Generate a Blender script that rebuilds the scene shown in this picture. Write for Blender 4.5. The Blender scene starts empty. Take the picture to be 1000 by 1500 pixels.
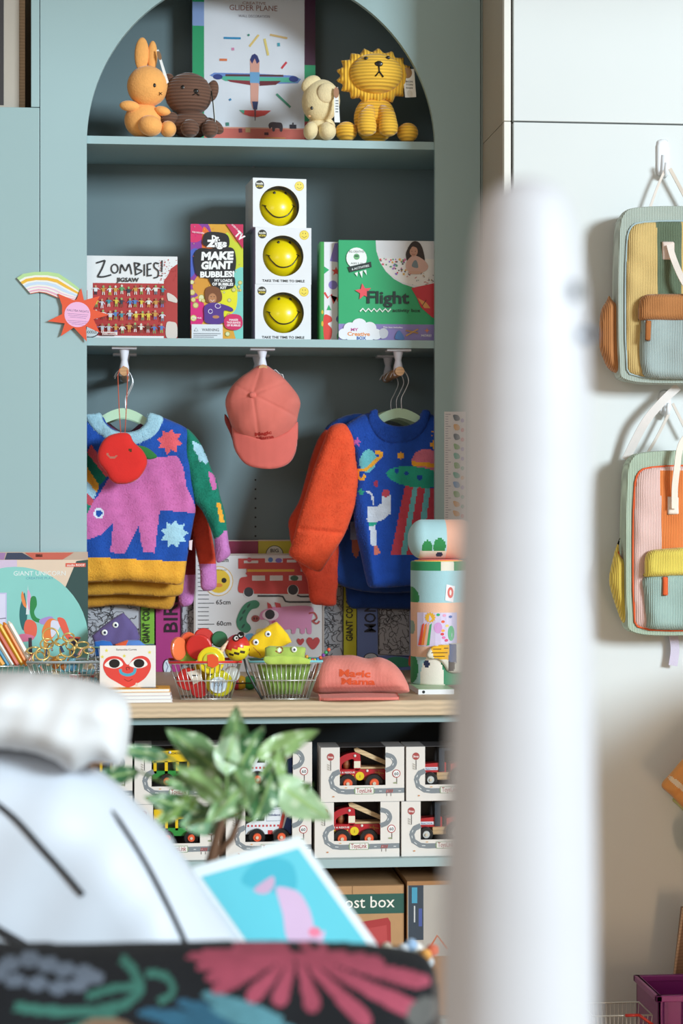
import bpy, math, random
import numpy as np
from mathutils import Vector, Matrix, Euler
random.seed(7); rng = np.random.default_rng(7)
S = bpy.context.scene; C = S.collection
# ------------------------------------------------------------ camera
F = 3000.0; CZ = 1.27; TH = math.asin(0.10)
AX = Vector((math.sin(TH), math.cos(TH), 0)); RX = Vector((math.cos(TH), -math.sin(TH), 0))
cam = bpy.data.cameras.new('camera'); co = bpy.data.objects.new('camera', cam); C.objects.link(co)
co.location = (0, 0, CZ); co.rotation_euler = (math.pi/2, 0, -TH)
cam.sensor_fit = 'HORIZONTAL'; cam.sensor_width = 24; cam.lens = 72; cam.clip_start = .05
cam.dof.use_dof = True; cam.dof.focus_distance = 4.85; cam.dof.aperture_fstop = 4.2
S.camera = co
# ------------------------------------------------------------ light
S.view_settings.view_transform = 'Standard'; S.view_settings.look = 'None'
S.view_settings.gamma = 1; S.view_settings.use_curve_mapping = False
S.view_settings.exposure = 0.1
S.cycles.use_denoising = True
S.cycles.max_bounces = 8
w = bpy.data.worlds.new('world'); S.world = w; w.use_nodes = True
w.node_tree.nodes['Background'].inputs[0].default_value = (1.0, .83, .67, 1)
w.node_tree.nodes['Background'].inputs[1].default_value = 0.42
def area(name, loc, target, sx, sy, power, col):
    l = bpy.data.lights.new(name, 'AREA'); l.shape = 'RECTANGLE'; l.size = sx; l.size_y = sy
    l.energy = power; l.color = col
    o = bpy.data.objects.new(name, l); C.objects.link(o); o.location = loc
    o.rotation_euler = (Vector(target)-Vector(loc)).to_track_quat('-Z', 'Y').to_euler()
    return o
area('window_light', (9.4, -7.2, 4.6), (.5, 5.1, 1.3), 3.4, 3.0, 2350, (.78, .92, 1.0))
area('shop_front_light', (-2.6, -2.6, 2.6), (.2, 5.1, 1.2), 2.4, 1.6, 35, (.93, .97, 1.0))
area('floor_bounce', (1.75, 3.9, .12), (1.0, 4.8, .55), .6, .5, 11.0, (1.0, .66, .38))

# ------------------------------------------------------------ helpers
def lin(c):
    if isinstance(c, str):
        c = tuple(int(c[i:i+2], 16)/255 for i in (0, 2, 4))
    return tuple(v/12.92 if v <= .04045 else ((v+.055)/1.055)**2.4 for v in c)
def P(px, py, Y):
    d = AX + RX*((px-500)/F) + Vector((0, 0, (750-py)/F))
    return Vector((0, 0, CZ)) + d*(Y/d.y)
class Fr:
    def __init__(s, cx, cy, Y, z=None):
        s.cx, s.cy = cx, cy; s.c = P(cx, cy, Y)
        if z is not None: s.c.z = z
        s.sx = (P(cx+1, cy, Y)-P(cx-1, cy, Y)).x/2; s.s = (P(cx, cy-1, Y)-P(cx, cy+1, Y)).z/2
    def __call__(s, px, py, dy=0):
        return Vector((s.c.x+(px-s.cx)*s.sx, s.c.y+dy, s.c.z-(py-s.cy)*s.s))
ORI = {}
def thing(name, label, cat, loc, group=None):
    o = bpy.data.objects.new(name, None); C.objects.link(o); o.location = loc; o.empty_display_size = .02
    o['label'] = label; o['category'] = cat
    if group: o['group'] = group
    ORI[o.name] = Vector(loc); return o
def tag(o, label, cat, group=None):
    o['label'] = label; o['category'] = cat
    if group: o['group'] = group
    return o
class MB:
    def __init__(s, col='ffffff'): s.v = []; s.f = []; s.c = []; s.col = lin(col)
    def add(s, vs, fs, col=None):
        n = len(s.v); s.v += [tuple(p) for p in vs]
        c = s.col if col is None else lin(col)
        for f in fs: s.f.append([i+n for i in f]); s.c.append(c)
        return s
    def box(s, x0, x1, y0, y1, z0, z1, col=None):
        return s.add([(x0,y0,z0),(x1,y0,z0),(x1,y1,z0),(x0,y1,z0),(x0,y0,z1),(x1,y0,z1),(x1,y1,z1),(x0,y1,z1)],
            [(0,3,2,1),(4,5,6,7),(0,1,5,4),(1,2,6,5),(2,3,7,6),(3,0,4,7)], col)
    def hexa(s, a, b, col=None):   # two quads (each 4 pts ccw) joined
        return s.add(list(a)+list(b), [(0,1,2,3),(7,6,5,4),(0,4,5,1),(1,5,6,2),(2,6,7,3),(3,7,4,0)], col)
    def prism(s, pts, off, col=None, side=None):
        n = len(pts); off = Vector(off); b = [Vector(p)+off for p in pts]
        s.add(list(pts)+b, [tuple(range(n)), tuple(range(2*n-1, n-1, -1))], col)
        s.add(list(pts)+b, [(i, (i+n), (i+1) % n+n, (i+1) % n) for i in range(n)], side or col)
        return s
    def ell(s, c, rx, ry, rz, col=None, rot=None, seg=20, rings=12, fn=None):
        c = Vector(c); vs = []; fs = []
        R = Euler(rot).to_matrix() if rot else None
        for i in range(rings+1):
            t = math.pi*i/rings
            for j in range(seg):
                p = 2*math.pi*j/seg
                v = Vector((rx*math.sin(t)*math.cos(p), ry*math.sin(t)*math.sin(p), rz*math.cos(t)))
                if fn: v = fn(v)
                if R: v = R @ v
                vs.append(c+v)
        for i in range(rings):
            for j in range(seg):
                a = i*seg+j; b = i*seg+(j+1) % seg
                fs.append((a, a+seg, b+seg, b))
        return s.add(vs, fs, col)
    def tube(s, pts, r, col=None, seg=8, closed=False, cap=True, flat=None, up=None):
        pts = [Vector(p) for p in pts]; n = len(pts); vs = []; fs = []
        rs = r if isinstance(r, (list, tuple)) else [r]*n
        u = None
        for i, p in enumerate(pts):
            if closed: t = pts[(i+1) % n]-pts[i-1]
            else: t = pts[min(i+1, n-1)]-pts[max(i-1, 0)]
            if t.length < 1e-9: t = Vector((0, 0, 1))
            t.normalize()
            if u is None or up:
                a = Vector(up) if up else (Vector((0, 0, 1)) if abs(t.z) < .9 else Vector((1, 0, 0)))
                u = (a - t*a.dot(t)).normalized()
            else: u = (u - t*u.dot(t)).normalized()
            v = t.cross(u)
            for j in range(seg):
                a = 2*math.pi*(j+.5)/seg
                k = flat if flat else 1
                vs.append(p + u*math.cos(a)*rs[i]*k + v*math.sin(a)*rs[i])
        m = n if closed else n-1
        for i in range(m):
            for j in range(seg):
                a = i*seg+j; b = i*seg+(j+1) % seg; c2 = ((i+1) % n)*seg+j; d = ((i+1) % n)*seg+(j+1) % seg
                fs.append((a, b, d, c2))
        if cap and not closed:
            fs.append(tuple(range(seg-1, -1, -1))); fs.append(tuple(range((n-1)*seg, n*seg)))
        return s.add(vs, fs, col)
    def lathe(s, c, prof, axis='z', seg=24, col=None, cap=True):
        c = Vector(c); vs = []; fs = []
        for r, h in prof:
            for j in range(seg):
                a = 2*math.pi*j/seg; x, y = r*math.cos(a), r*math.sin(a)
                vs.append(c+Vector({'z': (x, y, h), 'y': (x, h, y), 'x': (h, x, y)}[axis]))
        for i in range(len(prof)-1):
            for j in range(seg):
                a = i*seg+j; b = i*seg+(j+1) % seg; fs.append((a, b, b+seg, a+seg))
        if cap:
            fs.append(tuple(range(seg-1, -1, -1))); fs.append(tuple(range((len(prof)-1)*seg, len(prof)*seg)))
        return s.add(vs, fs, col)
    def build(s, name, mat, parent=None, smooth=False, bevel=0, kind=None, sub=0):
        me = bpy.data.meshes.new(name)
        o0 = ORI[parent.name] if parent else Vector((0, 0, 0))
        vs = [(p[0]-o0.x, p[1]-o0.y, p[2]-o0.z) for p in s.v]
        if not parent:
            a = np.array(vs); c = (a.min(0)+a.max(0))/2; c[2] = a[:, 2].min()
            vs = a-c; o0 = Vector(c)
        me.from_pydata([tuple(v) for v in vs], [], s.f)
        at = me.color_attributes.new('col', 'FLOAT_COLOR', 'CORNER')
        tot = np.zeros(len(me.polygons), dtype=np.int32); me.polygons.foreach_get('loop_total', tot)
        cc = np.array(s.c, dtype=np.float32).reshape(-1, 3); cc = np.hstack([cc, np.ones((len(cc), 1), np.float32)])
        at.data.foreach_set('color', np.repeat(cc, tot, axis=0).ravel())
        if smooth: me.polygons.foreach_set('use_smooth', np.ones(len(me.polygons), dtype=bool))
        me.materials.append(mat)
        o = bpy.data.objects.new(name, me); C.objects.link(o)
        if parent: o.parent = parent; ORI[o.name] = ORI[parent.name]
        else: o.location = o0; ORI[o.name] = Vector(o0)
        if bevel:
            b = o.modifiers.new('bevel', 'BEVEL'); b.width = bevel; b.segments = 2; b.limit_method = 'ANGLE'
        if sub:
            m = o.modifiers.new('sub', 'SUBSURF'); m.levels = sub; m.render_levels = sub
        if kind: o['kind'] = kind
        return o
def turn(o, rz=0, rx=0, ry=0): o.rotation_euler = (math.radians(rx), math.radians(ry), math.radians(rz))
def smooth(pts, n=6, closed=True):
    out = []; m = len(pts); P2 = [Vector(p) for p in pts]
    rngi = range(m) if closed else range(m-1)
    for i in rngi:
        if closed: a, b, c, d = P2[i-1], P2[i], P2[(i+1) % m], P2[(i+2) % m]
        else: a, b, c, d = P2[max(i-1, 0)], P2[i], P2[i+1], P2[min(i+2, m-1)]
        for k in range(n):
            t = k/n
            out.append(.5*((2*b)+(c-a)*t+(2*a-5*b+4*c-d)*t*t+(3*b-a-3*c+d)*t**3))
    if not closed: out.append(P2[-1])
    return out
# ------------------------------------------------------------ materials
MC = {}
def mat(kind, rough=.6, metal=0, sheen=0, coat=0, bump=None, bs=.3, scale=200, var=.06, vscale=18, axis='X', trans=0, alpha=1, sss=0):
    key = (kind, rough, metal, sheen, coat, bump, bs, scale, var, axis, trans, alpha, sss)
    if key in MC: return MC[key]
    m = bpy.data.materials.new(kind); m.use_nodes = True; nt = m.node_tree; N = nt.nodes; L = nt.links
    b = N['Principled BSDF']
    b.inputs['Roughness'].default_value = rough; b.inputs['Metallic'].default_value = metal
    b.inputs['Sheen Weight'].default_value = sheen; b.inputs['Coat Weight'].default_value = coat
    b.inputs['Sheen Roughness'].default_value = .4
    b.inputs['Transmission Weight'].default_value = trans; b.inputs['Alpha'].default_value = alpha
    if sss: b.inputs['Subsurface Weight'].default_value = sss; b.inputs['Subsurface Scale'].default_value = .02
    a = N.new('ShaderNodeAttribute'); a.attribute_name = 'col'
    tc = N.new('ShaderNodeTexCoord')
    nz = N.new('ShaderNodeTexNoise'); nz.inputs['Scale'].default_value = vscale; nz.inputs['Detail'].default_value = 4
    L.new(tc.outputs['Object'], nz.inputs['Vector'])
    mr = N.new('ShaderNodeMapRange'); mr.inputs[3].default_value = 1-var; mr.inputs[4].default_value = 1+var
    mr.inputs[1].default_value = .3; mr.inputs[2].default_value = .7
    L.new(nz.outputs['Fac'], mr.inputs[0])
    mx = N.new('ShaderNodeVectorMath'); mx.operation = 'SCALE'
    L.new(a.outputs['Color'], mx.inputs[0]); L.new(mr.outputs[0], mx.inputs['Scale'])
    out = mx.outputs[0]
    if bump:
        if bump == 'noise':
            t = N.new('ShaderNodeTexNoise'); t.inputs['Scale'].default_value = scale; t.inputs['Detail'].default_value = 3
            L.new(tc.outputs['Object'], t.inputs['Vector'])
        else:
            t = N.new('ShaderNodeTexWave'); t.bands_direction = axis; t.inputs['Scale'].default_value = scale
            t.inputs['Distortion'].default_value = .6 if bump == 'cord' else 2; t.inputs['Detail'].default_value = 1
            L.new(tc.outputs['Object'], t.inputs['Vector'])
        fac = t.outputs['Fac']
        if bump in ('cord', 'grain'):
            m2 = N.new('ShaderNodeMapRange'); m2.inputs[3].default_value = .76 if bump == 'cord' else .84; m2.inputs[4].default_value = 1.14 if bump == 'cord' else 1.06
            L.new(fac, m2.inputs[0]); m3 = N.new('ShaderNodeVectorMath'); m3.operation = 'SCALE'
            L.new(out, m3.inputs[0]); L.new(m2.outputs[0], m3.inputs['Scale']); out = m3.outputs[0]
        bn = N.new('ShaderNodeBump'); bn.inputs['Strength'].default_value = bs; bn.inputs['Distance'].default_value = .002
        L.new(fac, bn.inputs['Height']); L.new(bn.outputs[0], b.inputs['Normal'])
    L.new(out, b.inputs['Base Color'])
    MC[key] = m; return m
PAINT = mat('satin_paint', .45, var=.015, vscale=3)
WPAINT = mat('white_panel', .5, var=.01, vscale=3)
PAPER = mat('printed_card', .38, var=.02)
MATTE = mat('matte', .75, var=.04)
PLAST = mat('plastic', .3, coat=.2, var=.02)
METAL = mat('chrome_wire', .3, metal=.7, var=.02)
GOLD = mat('gold_metal', .35, metal=.6, var=.04)
KNIT = mat('mohair_knit', .95, sheen=.12, bump='noise', bs=.8, scale=260, var=.09, vscale=40)
FELT = mat('felt', .95, sheen=.25, bump='noise', bs=.3, scale=500, var=.05)
TERRY = mat('terry_plush', .95, sheen=.4, bump='noise', bs=.6, scale=260, var=.05, vscale=90)
CORDZ = mat('corduroy_across', .85, sheen=.3, bump='cord', bs=.7, scale=38, axis='Z', var=.04)
CORDX = mat('corduroy_upright', .85, sheen=.3, bump='cord', bs=.6, scale=80, axis='X', var=.05, vscale=25)
CORDF = mat('fine_corduroy', .85, sheen=.3, bump='cord', bs=.5, scale=170, axis='X', var=.05)
CANVAS = mat('cotton_twill', .85, sheen=.2, bump='noise', bs=.3, scale=600, var=.05)
PLY = mat('plywood', .5, bump='grain', bs=.1, scale=28, axis='Z', var=.06, vscale=6)
KRAFT = mat('kraft_board', .8, var=.06, bump='noise', bs=.1, scale=300)
WOOD = mat('pale_wood', .55, bump='grain', bs=.1, scale=40, axis='Z', var=.05)
VINYL = mat('white_vinyl', .5, var=.02, bump='noise', bs=.12, scale=14)
LEAF = mat('leaf', .4, coat=.2, var=.15, vscale=60)
EMB = mat('embroidered_cloth', .95, bump='noise', bs=.5, scale=350, var=.12, vscale=60)
# ------------------------------------------------------------ printed artwork (flat ink on a flat face)
TX = {}
def text_mesh(s, bold):
    if (s, bold) in TX: return TX[(s, bold)]
    cu = bpy.data.curves.new('t', 'FONT'); cu.body = s; cu.offset = bold; cu.resolution_u = 2; cu.fill_mode = 'FRONT'
    o = bpy.data.objects.new('t', cu); me = bpy.data.meshes.new_from_object(o)
    v = np.array([(q.co.x, q.co.y) for q in me.vertices]) if len(me.vertices) else np.zeros((1, 2))
    f = [tuple(p.vertices) for p in me.polygons]
    bpy.data.objects.remove(o); bpy.data.curves.remove(cu); bpy.data.meshes.remove(me)
    TX[(s, bold)] = (v, f); return v, f
def clip_poly(pts, r):
    x0, y0, x1, y1 = r
    for ax, lim, sg in ((0, x0, 1), (0, x1, -1), (1, y0, 1), (1, y1, -1)):
        out = []
        for i in range(len(pts)):
            a, b = pts[i-1], pts[i]
            ia, ib = sg*(a[ax]-lim) >= 0, sg*(b[ax]-lim) >= 0
            if ia != ib:
                t = (lim-a[ax])/(b[ax]-a[ax]); out.append((a[0]+(b[0]-a[0])*t, a[1]+(b[1]-a[1])*t))
            if ib: out.append(tuple(b))
        pts = out
        if len(pts) < 3: return []
    return pts
class Art:
    def __init__(s, fr, dy=0, clip=None, h0=.0003, hf=None):
        s.fr = fr; s.dy = dy; s.n = 0; s.mb = MB(); s.clip = clip; s.h0 = h0; s.hf = hf
    def put(s, pts, col, faces=None):
        s.n += 1; d = s.dy-s.h0-.00003*s.n
        s.mb.add([s.fr(x, y, d-(s.hf(x, y) if s.hf else 0)) for x, y in pts], faces or [tuple(range(len(pts)))], col)
    def poly(s, pts, col):
        pts = [(p[0], p[1]) for p in pts]
        if s.clip: pts = clip_poly(pts, s.clip)
        if len(pts) >= 3: s.put(pts, col)
    def rect(s, x0, y0, x1, y1, col): s.poly([(x0, y0), (x1, y0), (x1, y1), (x0, y1)], col)
    def oval(s, cx, cy, rx, ry, col, rot=0, n=20):
        c, q = math.cos(rot), math.sin(rot)
        s.poly([(cx+rx*math.cos(a)*c-ry*math.sin(a)*q, cy+rx*math.cos(a)*q+ry*math.sin(a)*c) for a in [2*math.pi*i/n for i in range(n)]], col)
    def blob(s, pts, col): s.poly(smooth(pts, 5), col)
    def star(s, cx, cy, r, r2, n, col, rot=0):
        s.poly([(cx+(r if i % 2 == 0 else r2)*math.sin(rot+math.pi*i/n), cy-(r if i % 2 == 0 else r2)*math.cos(rot+math.pi*i/n)) for i in range(2*n)], col)
    def line(s, pts, w, col, sm=False):
        if sm: pts = smooth([(p[0], p[1]) for p in pts], 5, False)
        pts = [Vector((p[0], p[1])) for p in pts]; L = []; R = []
        for i, p in enumerate(pts):
            t = pts[min(i+1, len(pts)-1)]-pts[max(i-1, 0)]
            if t.length == 0: t = Vector((1, 0))
            t.normalize(); n = Vector((-t.y, t.x))*w/2; L.append(p+n); R.append(p-n)
        if s.clip: s.poly(L+R[::-1], col); return
        v = L+R; m = len(L)
        s.put([(p.x, p.y) for p in v], col, [(i, i+1, m+i+1, m+i) for i in range(m-1)])
    def text(s, t, cx, y, h, w, col, bold=.02, rot=0, shear=0):
        v, f = text_mesh(t, bold)
        mn, mx = v.min(0), v.max(0); sx = w/(mx[0]-mn[0]+1e-6); sy = h/.7
        x = (v[:, 0]-(mn[0]+mx[0])/2)*sx; yy = v[:, 1]*sy; x = x+yy*shear
        c, q = math.cos(rot), math.sin(rot)
        s.put(list(zip(cx+x*c+yy*q, y+x*q-yy*c)), col, f)
    def build(s, parent, name='printed_front', m=None): return s.mb.build(name, m or PAPER, parent)
# ------------------------------------------------------------ soft relief: an outline puffed into a padded body
def inside(px, py, poly):
    r = np.zeros(px.shape, bool); n = len(poly)
    for i in range(n):
        x1, y1 = poly[i-1]; x2, y2 = poly[i]
        if y1 == y2: continue
        cr = ((y1 > py) != (y2 > py)) & (px < (x2-x1)*(py-y1)/(y2-y1)+x1)
        r ^= cr
    return r
def pdist(px, py, poly):
    best = np.full(px.shape, 1e9); bx = px.copy(); by = py.copy(); n = len(poly)
    for i in range(n):
        x1, y1 = poly[i-1]; x2, y2 = poly[i]; dx, dy = x2-x1, y2-y1; l = dx*dx+dy*dy
        if l < 1e-12: continue
        t = np.clip(((px-x1)*dx+(py-y1)*dy)/l, 0, 1); qx = x1+t*dx; qy = y1+t*dy
        d = np.hypot(px-qx, py-qy); m = d < best
        best[m] = d[m]; bx[m] = qx[m]; by[m] = qy[m]
    return best, bx, by
def paint(base, shapes):
    base = lin(base); sh = [([(p[0], p[1]) for p in pl], lin(c)) for pl, c in shapes]
    def f(x, y):
        c = np.tile(np.array(base), (len(x), 1))
        for pl, k in sh: c[inside(x, y, pl)] = k
        return c
    return f
def relief(mb, fr, outline, step, hf, cf, dy=0, back=.6, fuzz=0, fl=3.5):
    poly = [(p[0], p[1]) for p in outline]; a = np.array(poly)
    x0, y0 = a.min(0)-step; x1, y1 = a.max(0)+step
    nx = int((x1-x0)/step)+1; ny = int((y1-y0)/step)+1
    X, Y = np.meshgrid(x0+np.arange(nx+1)*step, y0+np.arange(ny+1)*step)
    cx, cy = X[:-1, :-1]+step/2, Y[:-1, :-1]+step/2
    ins = inside(cx, cy, poly)
    near = np.zeros(X.shape, int)
    for i in (0, 1):
        for j in (0, 1): near[i:ny+i, j:nx+j] += ins
    used = near > 0; edge = used & (near < 4)
    d, qx, qy = pdist(X[used], Y[used], poly)
    D2 = np.zeros(X.shape); D2[used] = d; inner = used & ~edge
    for _ in range(14):
        av = np.zeros(X.shape); av[1:-1, 1:-1] = (D2[:-2, 1:-1]+D2[2:, 1:-1]+D2[1:-1, :-2]+D2[1:-1, 2:])/4
        D2 = np.where(inner, .5*D2+.5*np.minimum(av, D2*1.15+.2), D2)
    d = D2[used]
    vx, vy = X[used].copy(), Y[used].copy(); e = edge[used]
    vx[e] = qx[e]; vy[e] = qy[e]; d[e] = 0
    h = hf(vx, vy, d)
    H2 = np.zeros(X.shape); H2[used] = h
    def look(px, py):
        u = min(max((px-x0)/step, 0), nx-.001); v = min(max((py-y0)/step, 0), ny-.001); i, j = int(v), int(u); a, b = v-i, u-j
        return float(H2[i, j]*(1-a)*(1-b)+H2[i, j+1]*(1-a)*b+H2[i+1, j]*a*(1-b)+H2[i+1, j+1]*a*b)
    idx = -np.ones(X.shape, int); idx[used] = np.arange(used.sum()); N = used.sum()
    wx = fr.c.x+(vx-fr.cx)*fr.sx; wz = fr.c.z-(vy-fr.cy)*fr.s
    vs = np.stack([wx, fr.c.y+dy-h, wz], 1)
    ci, cj = np.nonzero(ins)
    A, B, Cc, D = idx[ci, cj], idx[ci, cj+1], idx[ci+1, cj+1], idx[ci+1, cj]
    cols = cf(cx[ins], cy[ins])
    n0 = len(mb.v); mb.v += [tuple(p) for p in vs]
    mb.f += [[n0+int(p) for p in q] for q in zip(A, D, Cc, B)]; mb.c += [tuple(c) for c in cols]
    if back is not None:
        vb = vs.copy(); b = np.full(N, 0.0); nb = ~e
        vb[:, 1] = fr.c.y+dy+h*back; vb[:, 1] += np.where(nb, .0012, 0)
        n1 = len(mb.v); mb.v += [tuple(p) for p in vb]
        mp = lambda k: (n0 if e[k] else n1)+int(k)
        mb.f += [[mp(p) for p in q] for q in zip(A, B, Cc, D)]; mb.c += [tuple(c) for c in cols]
    if fuzz:
        k = rng.integers(0, len(ci), fuzz)
        for t in k:
            p = vs[A[t]]; an = rng.uniform(0, 6.28); l = fl*fr.s*rng.uniform(.4, 1.3)
            dr = np.array([math.cos(an)*.6, -.5*rng.random(), math.sin(an)*.6-.35])*l
            n2 = len(mb.v); q = p+np.array([0, -.0004, 0])
            sd = np.array([-math.sin(an), 0, math.cos(an)])*.00035
            mb.v += [tuple(q-sd), tuple(q+sd), tuple(q+dr)]; mb.f.append([n2, n2+1, n2+2]); mb.c.append(tuple(cols[t]))
    return look
def dome(maxh, rad, wr=None):
    def f(x, y, d):
        t = np.clip(d/rad, 0, 1); h = maxh*np.sqrt(np.clip(1-(1-t)**2, 0, 1))
        if wr: h = h + wr(x, y)*np.clip(d/6, 0, 1)
        return h
    return f
def sstar(cx, cy, r, r2, n, rot=0):
    return [(cx+(r if i % 2 == 0 else r2)*math.sin(rot+math.pi*i/n), cy-(r if i % 2 == 0 else r2)*math.cos(rot+math.pi*i/n)) for i in range(2*n)]
def soval(cx, cy, rx, ry, rot=0, n=20):
    c, q = math.cos(rot), math.sin(rot)
    return [(cx+rx*math.cos(a)*c-ry*math.sin(a)*q, cy+rx*math.cos(a)*q+ry*math.sin(a)*c) for a in [2*math.pi*i/n for i in range(n)]]
def sline(pts, w, sm=True):
    if sm: pts = smooth(pts, 4, False)
    pts = [Vector((p[0], p[1])) for p in pts]; L = []; R = []
    for i, p in enumerate(pts):
        t = (pts[min(i+1, len(pts)-1)]-pts[max(i-1, 0)]).normalized(); n = Vector((-t.y, t.x))*w/2; L.append(p+n); R.append(p-n)
    return [(p.x, p.y) for p in L+R[::-1]]
# ============================================================ SETTING
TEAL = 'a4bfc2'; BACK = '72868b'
YP = 5.10; YI = 5.118; YB = 5.42      # face panel front, its back, back board
ZS1 = 2.204; ZS2 = 1.703; ZC = .853; ZT = .486; YC = 4.5
YW = 4.80
def struct(o): o['kind'] = 'structure'; return o
struct(MB('b8a890').box(-4, 4, -3, 5.6, -.02, 0).build('floor', mat('floorboards', .5, bump='grain', bs=.1, scale=12, axis='X', var=.08, vscale=4)))
struct(MB('a9a7a0').box(-4, 4, 5.46, 5.56, 0, 3.1).build('wall_back', WPAINT))
struct(MB('d9d6cf').box(-4, 4, 2.6, 5.56, 3.1, 3.2).build('ceiling', WPAINT))
# white wall of two boards with a seam, to the right
wx0 = P(752, 500, YW).x; wz = P(870, 180, YW).z
wr = struct(MB('c9cbc9').box(wx0+.01, 4, YW+.03, YW+.1, 0, 3.1).build('wall_right', WPAINT))
MB('dadddc').box(wx0, 4, YW, YW+.028, wz+.0018, 3.1).build('panel', WPAINT, wr, bevel=.0012)
MB('dadddc').box(wx0, 4, YW, YW+.028, 0, wz-.0018).build('panel', WPAINT, wr, bevel=.0012)
tx0 = P(738, 500, YW).x; tx1 = P(748, 500, YW).x
t1 = MB('e9e6de').box(tx0, tx1, YW, YW+.02, wz+.001, 3.1).box(tx0, tx1, YW, YW+.02, 0, wz-.001).build('trim_1', WPAINT, bevel=.001); struct(t1)
t2 = MB('b3a798').box(tx0+.001, tx0+.014, YW+.02, YP+.02, wz+.001, 3.1).box(tx0+.001, tx0+.014, YW+.02, YP+.02, 0, wz-.001).build('trim_2', WPAINT); struct(t2)  # return of the white trim, coloured beige to paint in its weaker light
t3 = MB('55483f').box(tx1-.004, wx0+.012, YW+.024, YW+.05, 0, 3.1).build('gap_shade', MATTE); struct(t3)  # dark strip behind the open gap, painting in its shade
# ---- arched display cabinet
xl = P(58.8, 500, YP).x; xr = P(703, 500, YP).x
cab = thing('display_cabinet', 'tall grey-green painted cabinet with an arched opening and two shelves', 'cabinet', (P(382, 500, YP).x, YP, ZC))
ox0 = P(127, 500, YP).x; ox1 = P(637, 500, YP).x; oc = (ox0+ox1)/2; orad = (ox1-ox0)/2; zsp = P(382, 213, YP).z; ztop = 3.05
mb = MB(TEAL)
ins_ = [(ox0, ZC)]+[(oc-orad*math.cos(a), zsp+orad*math.sin(a)) for a in [math.pi*i/64 for i in range(65)]]+[(ox1, ZC)]
outer = [(xl, ZC)]
N_ = len(ins_)
def outer_pt(k):
    x, z = ins_[k]
    if k == 0: return (xl, ZC)
    if k == N_-1: return (xr, ZC)
    a = math.atan2(z-zsp, x-oc); c, s_ = math.cos(a), math.sin(a)
    t = min(((xr-oc)/c if c > 0 else (xl-oc)/c) if abs(c) > 1e-6 else 1e9, (ztop-zsp)/s_ if s_ > 1e-6 else 1e9)
    return (oc+c*t, zsp+s_*t)
outs = [outer_pt(k) for k in range(N_)]
# insert corner vertices
for yy, fl in ((YP, 0), (YI, 1)):
    vs = [(x, yy, z) for x, z in ins_]+[(x, yy, z) for x, z in outs]
    fs = []
    for k in range(N_-1):
        q = [k, k+1, N_+k+1, N_+k]
        fs.append(q if fl else q[::-1])
    n = len(vs)
    for k in range(N_-1):
        (xa, za), (xb, zb) = outs[k], outs[k+1]
        if abs(xa-xb) > 1e-5 and abs(za-zb) > 1e-5:
            cxx = xl if xa < oc else xr; vs.append((cxx, yy, ztop)); m_ = len(vs)-1
            f_ = [N_+k, N_+k+1, m_]; fs.append(f_ if fl else f_[::-1])
    mb.add(vs, fs)
mb.add([(x, y, z) for y in (YP, YI) for x, z in ins_], [(k, k+N_, k+1+N_, k+1) for k in range(N_-1)])
mb.box(xl, xl+.0005, YP+.0002, YI, ZC, ztop).box(xr-.0005, xr, YP+.0002, YI, ZC, ztop)
mb.build('face_panel', PAINT, cab)
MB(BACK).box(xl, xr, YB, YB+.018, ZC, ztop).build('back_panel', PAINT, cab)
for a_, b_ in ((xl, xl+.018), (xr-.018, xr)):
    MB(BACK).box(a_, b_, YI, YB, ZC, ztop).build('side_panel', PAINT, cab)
for z in (ZS1, ZS2):
    MB(TEAL).box(xl+.019, xr-.019, YI+.001, YB-.001, z-.02, z).build('shelf', PAINT, cab, bevel=.0008)
for k in range(8):
    c = P(374, 703+13.7*k, YB)
    MB('14181a').lathe((c.x, YB-.0003, c.z), [(.0025, 0), (.0025, -.0006)], 'y', 12).build('shelf_pin_hole', MATTE, cab)
c = P(371, 243, YB); MB('c8ccd0').lathe((c.x, YB, c.z), [(.005, 0), (.005, -.006), (.003, -.02)], 'y', 12).build('shelf_pin', METAL, cab)
struct(MB('8c9b98').box(xr+.002, P(713, 500, YP).x, YP+.004, YB, 0, ztop).build('trim_4', PAINT))
# ---- plain cupboard to the left with a recess
cup = thing('wall_cupboard', 'plain grey-green cupboard front left of the arch, open recess at its top', 'cupboard', (-.9, YP, 0))
zr = P(20, 157, YP).z; xe = P(57.6, 500, YP).x; xq = P(45.5, 50, YP).x
MB('9fbabc').box(-1.6, xe, YP, YI, ZC, zr).build('door', PAINT, cup, bevel=.0012)
MB(TEAL).box(xq, xe, YP, YI, zr+.0015, ztop).build('stile', PAINT, cup, bevel=.001)
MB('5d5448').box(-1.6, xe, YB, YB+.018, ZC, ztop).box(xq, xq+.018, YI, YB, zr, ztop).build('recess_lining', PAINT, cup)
MB(TEAL).box(-1.6, xe, YI, YB, zr-.02, zr).build('recess_shelf', PAINT, cup)
pf = thing('framed_picture', 'wood-edged frame with beige mount and black picture in the top left recess', 'picture', (P(0, 157, 5.16).x, 5.16, zr))
f = Fr(0, 157, 5.16, zr)
a = f(37, 157); b = f(-120, -60)
MB('b59a7d').box(b.x, a.x, 5.15, 5.17, a.z, b.z).build('frame', WOOD, pf)
a = f(28.5, 155.5); b = f(-112, -50)
MB('bdb4a8').box(b.x, a.x, 5.147, 5.15, a.z+.001, b.z).build('mount', PAPER, pf)
a = f(6, 149); MB('3d3a3c').box(b.x+.03, a.x, 5.145, 5.147, a.z, b.z).build('picture', PAPER, pf)
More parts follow.
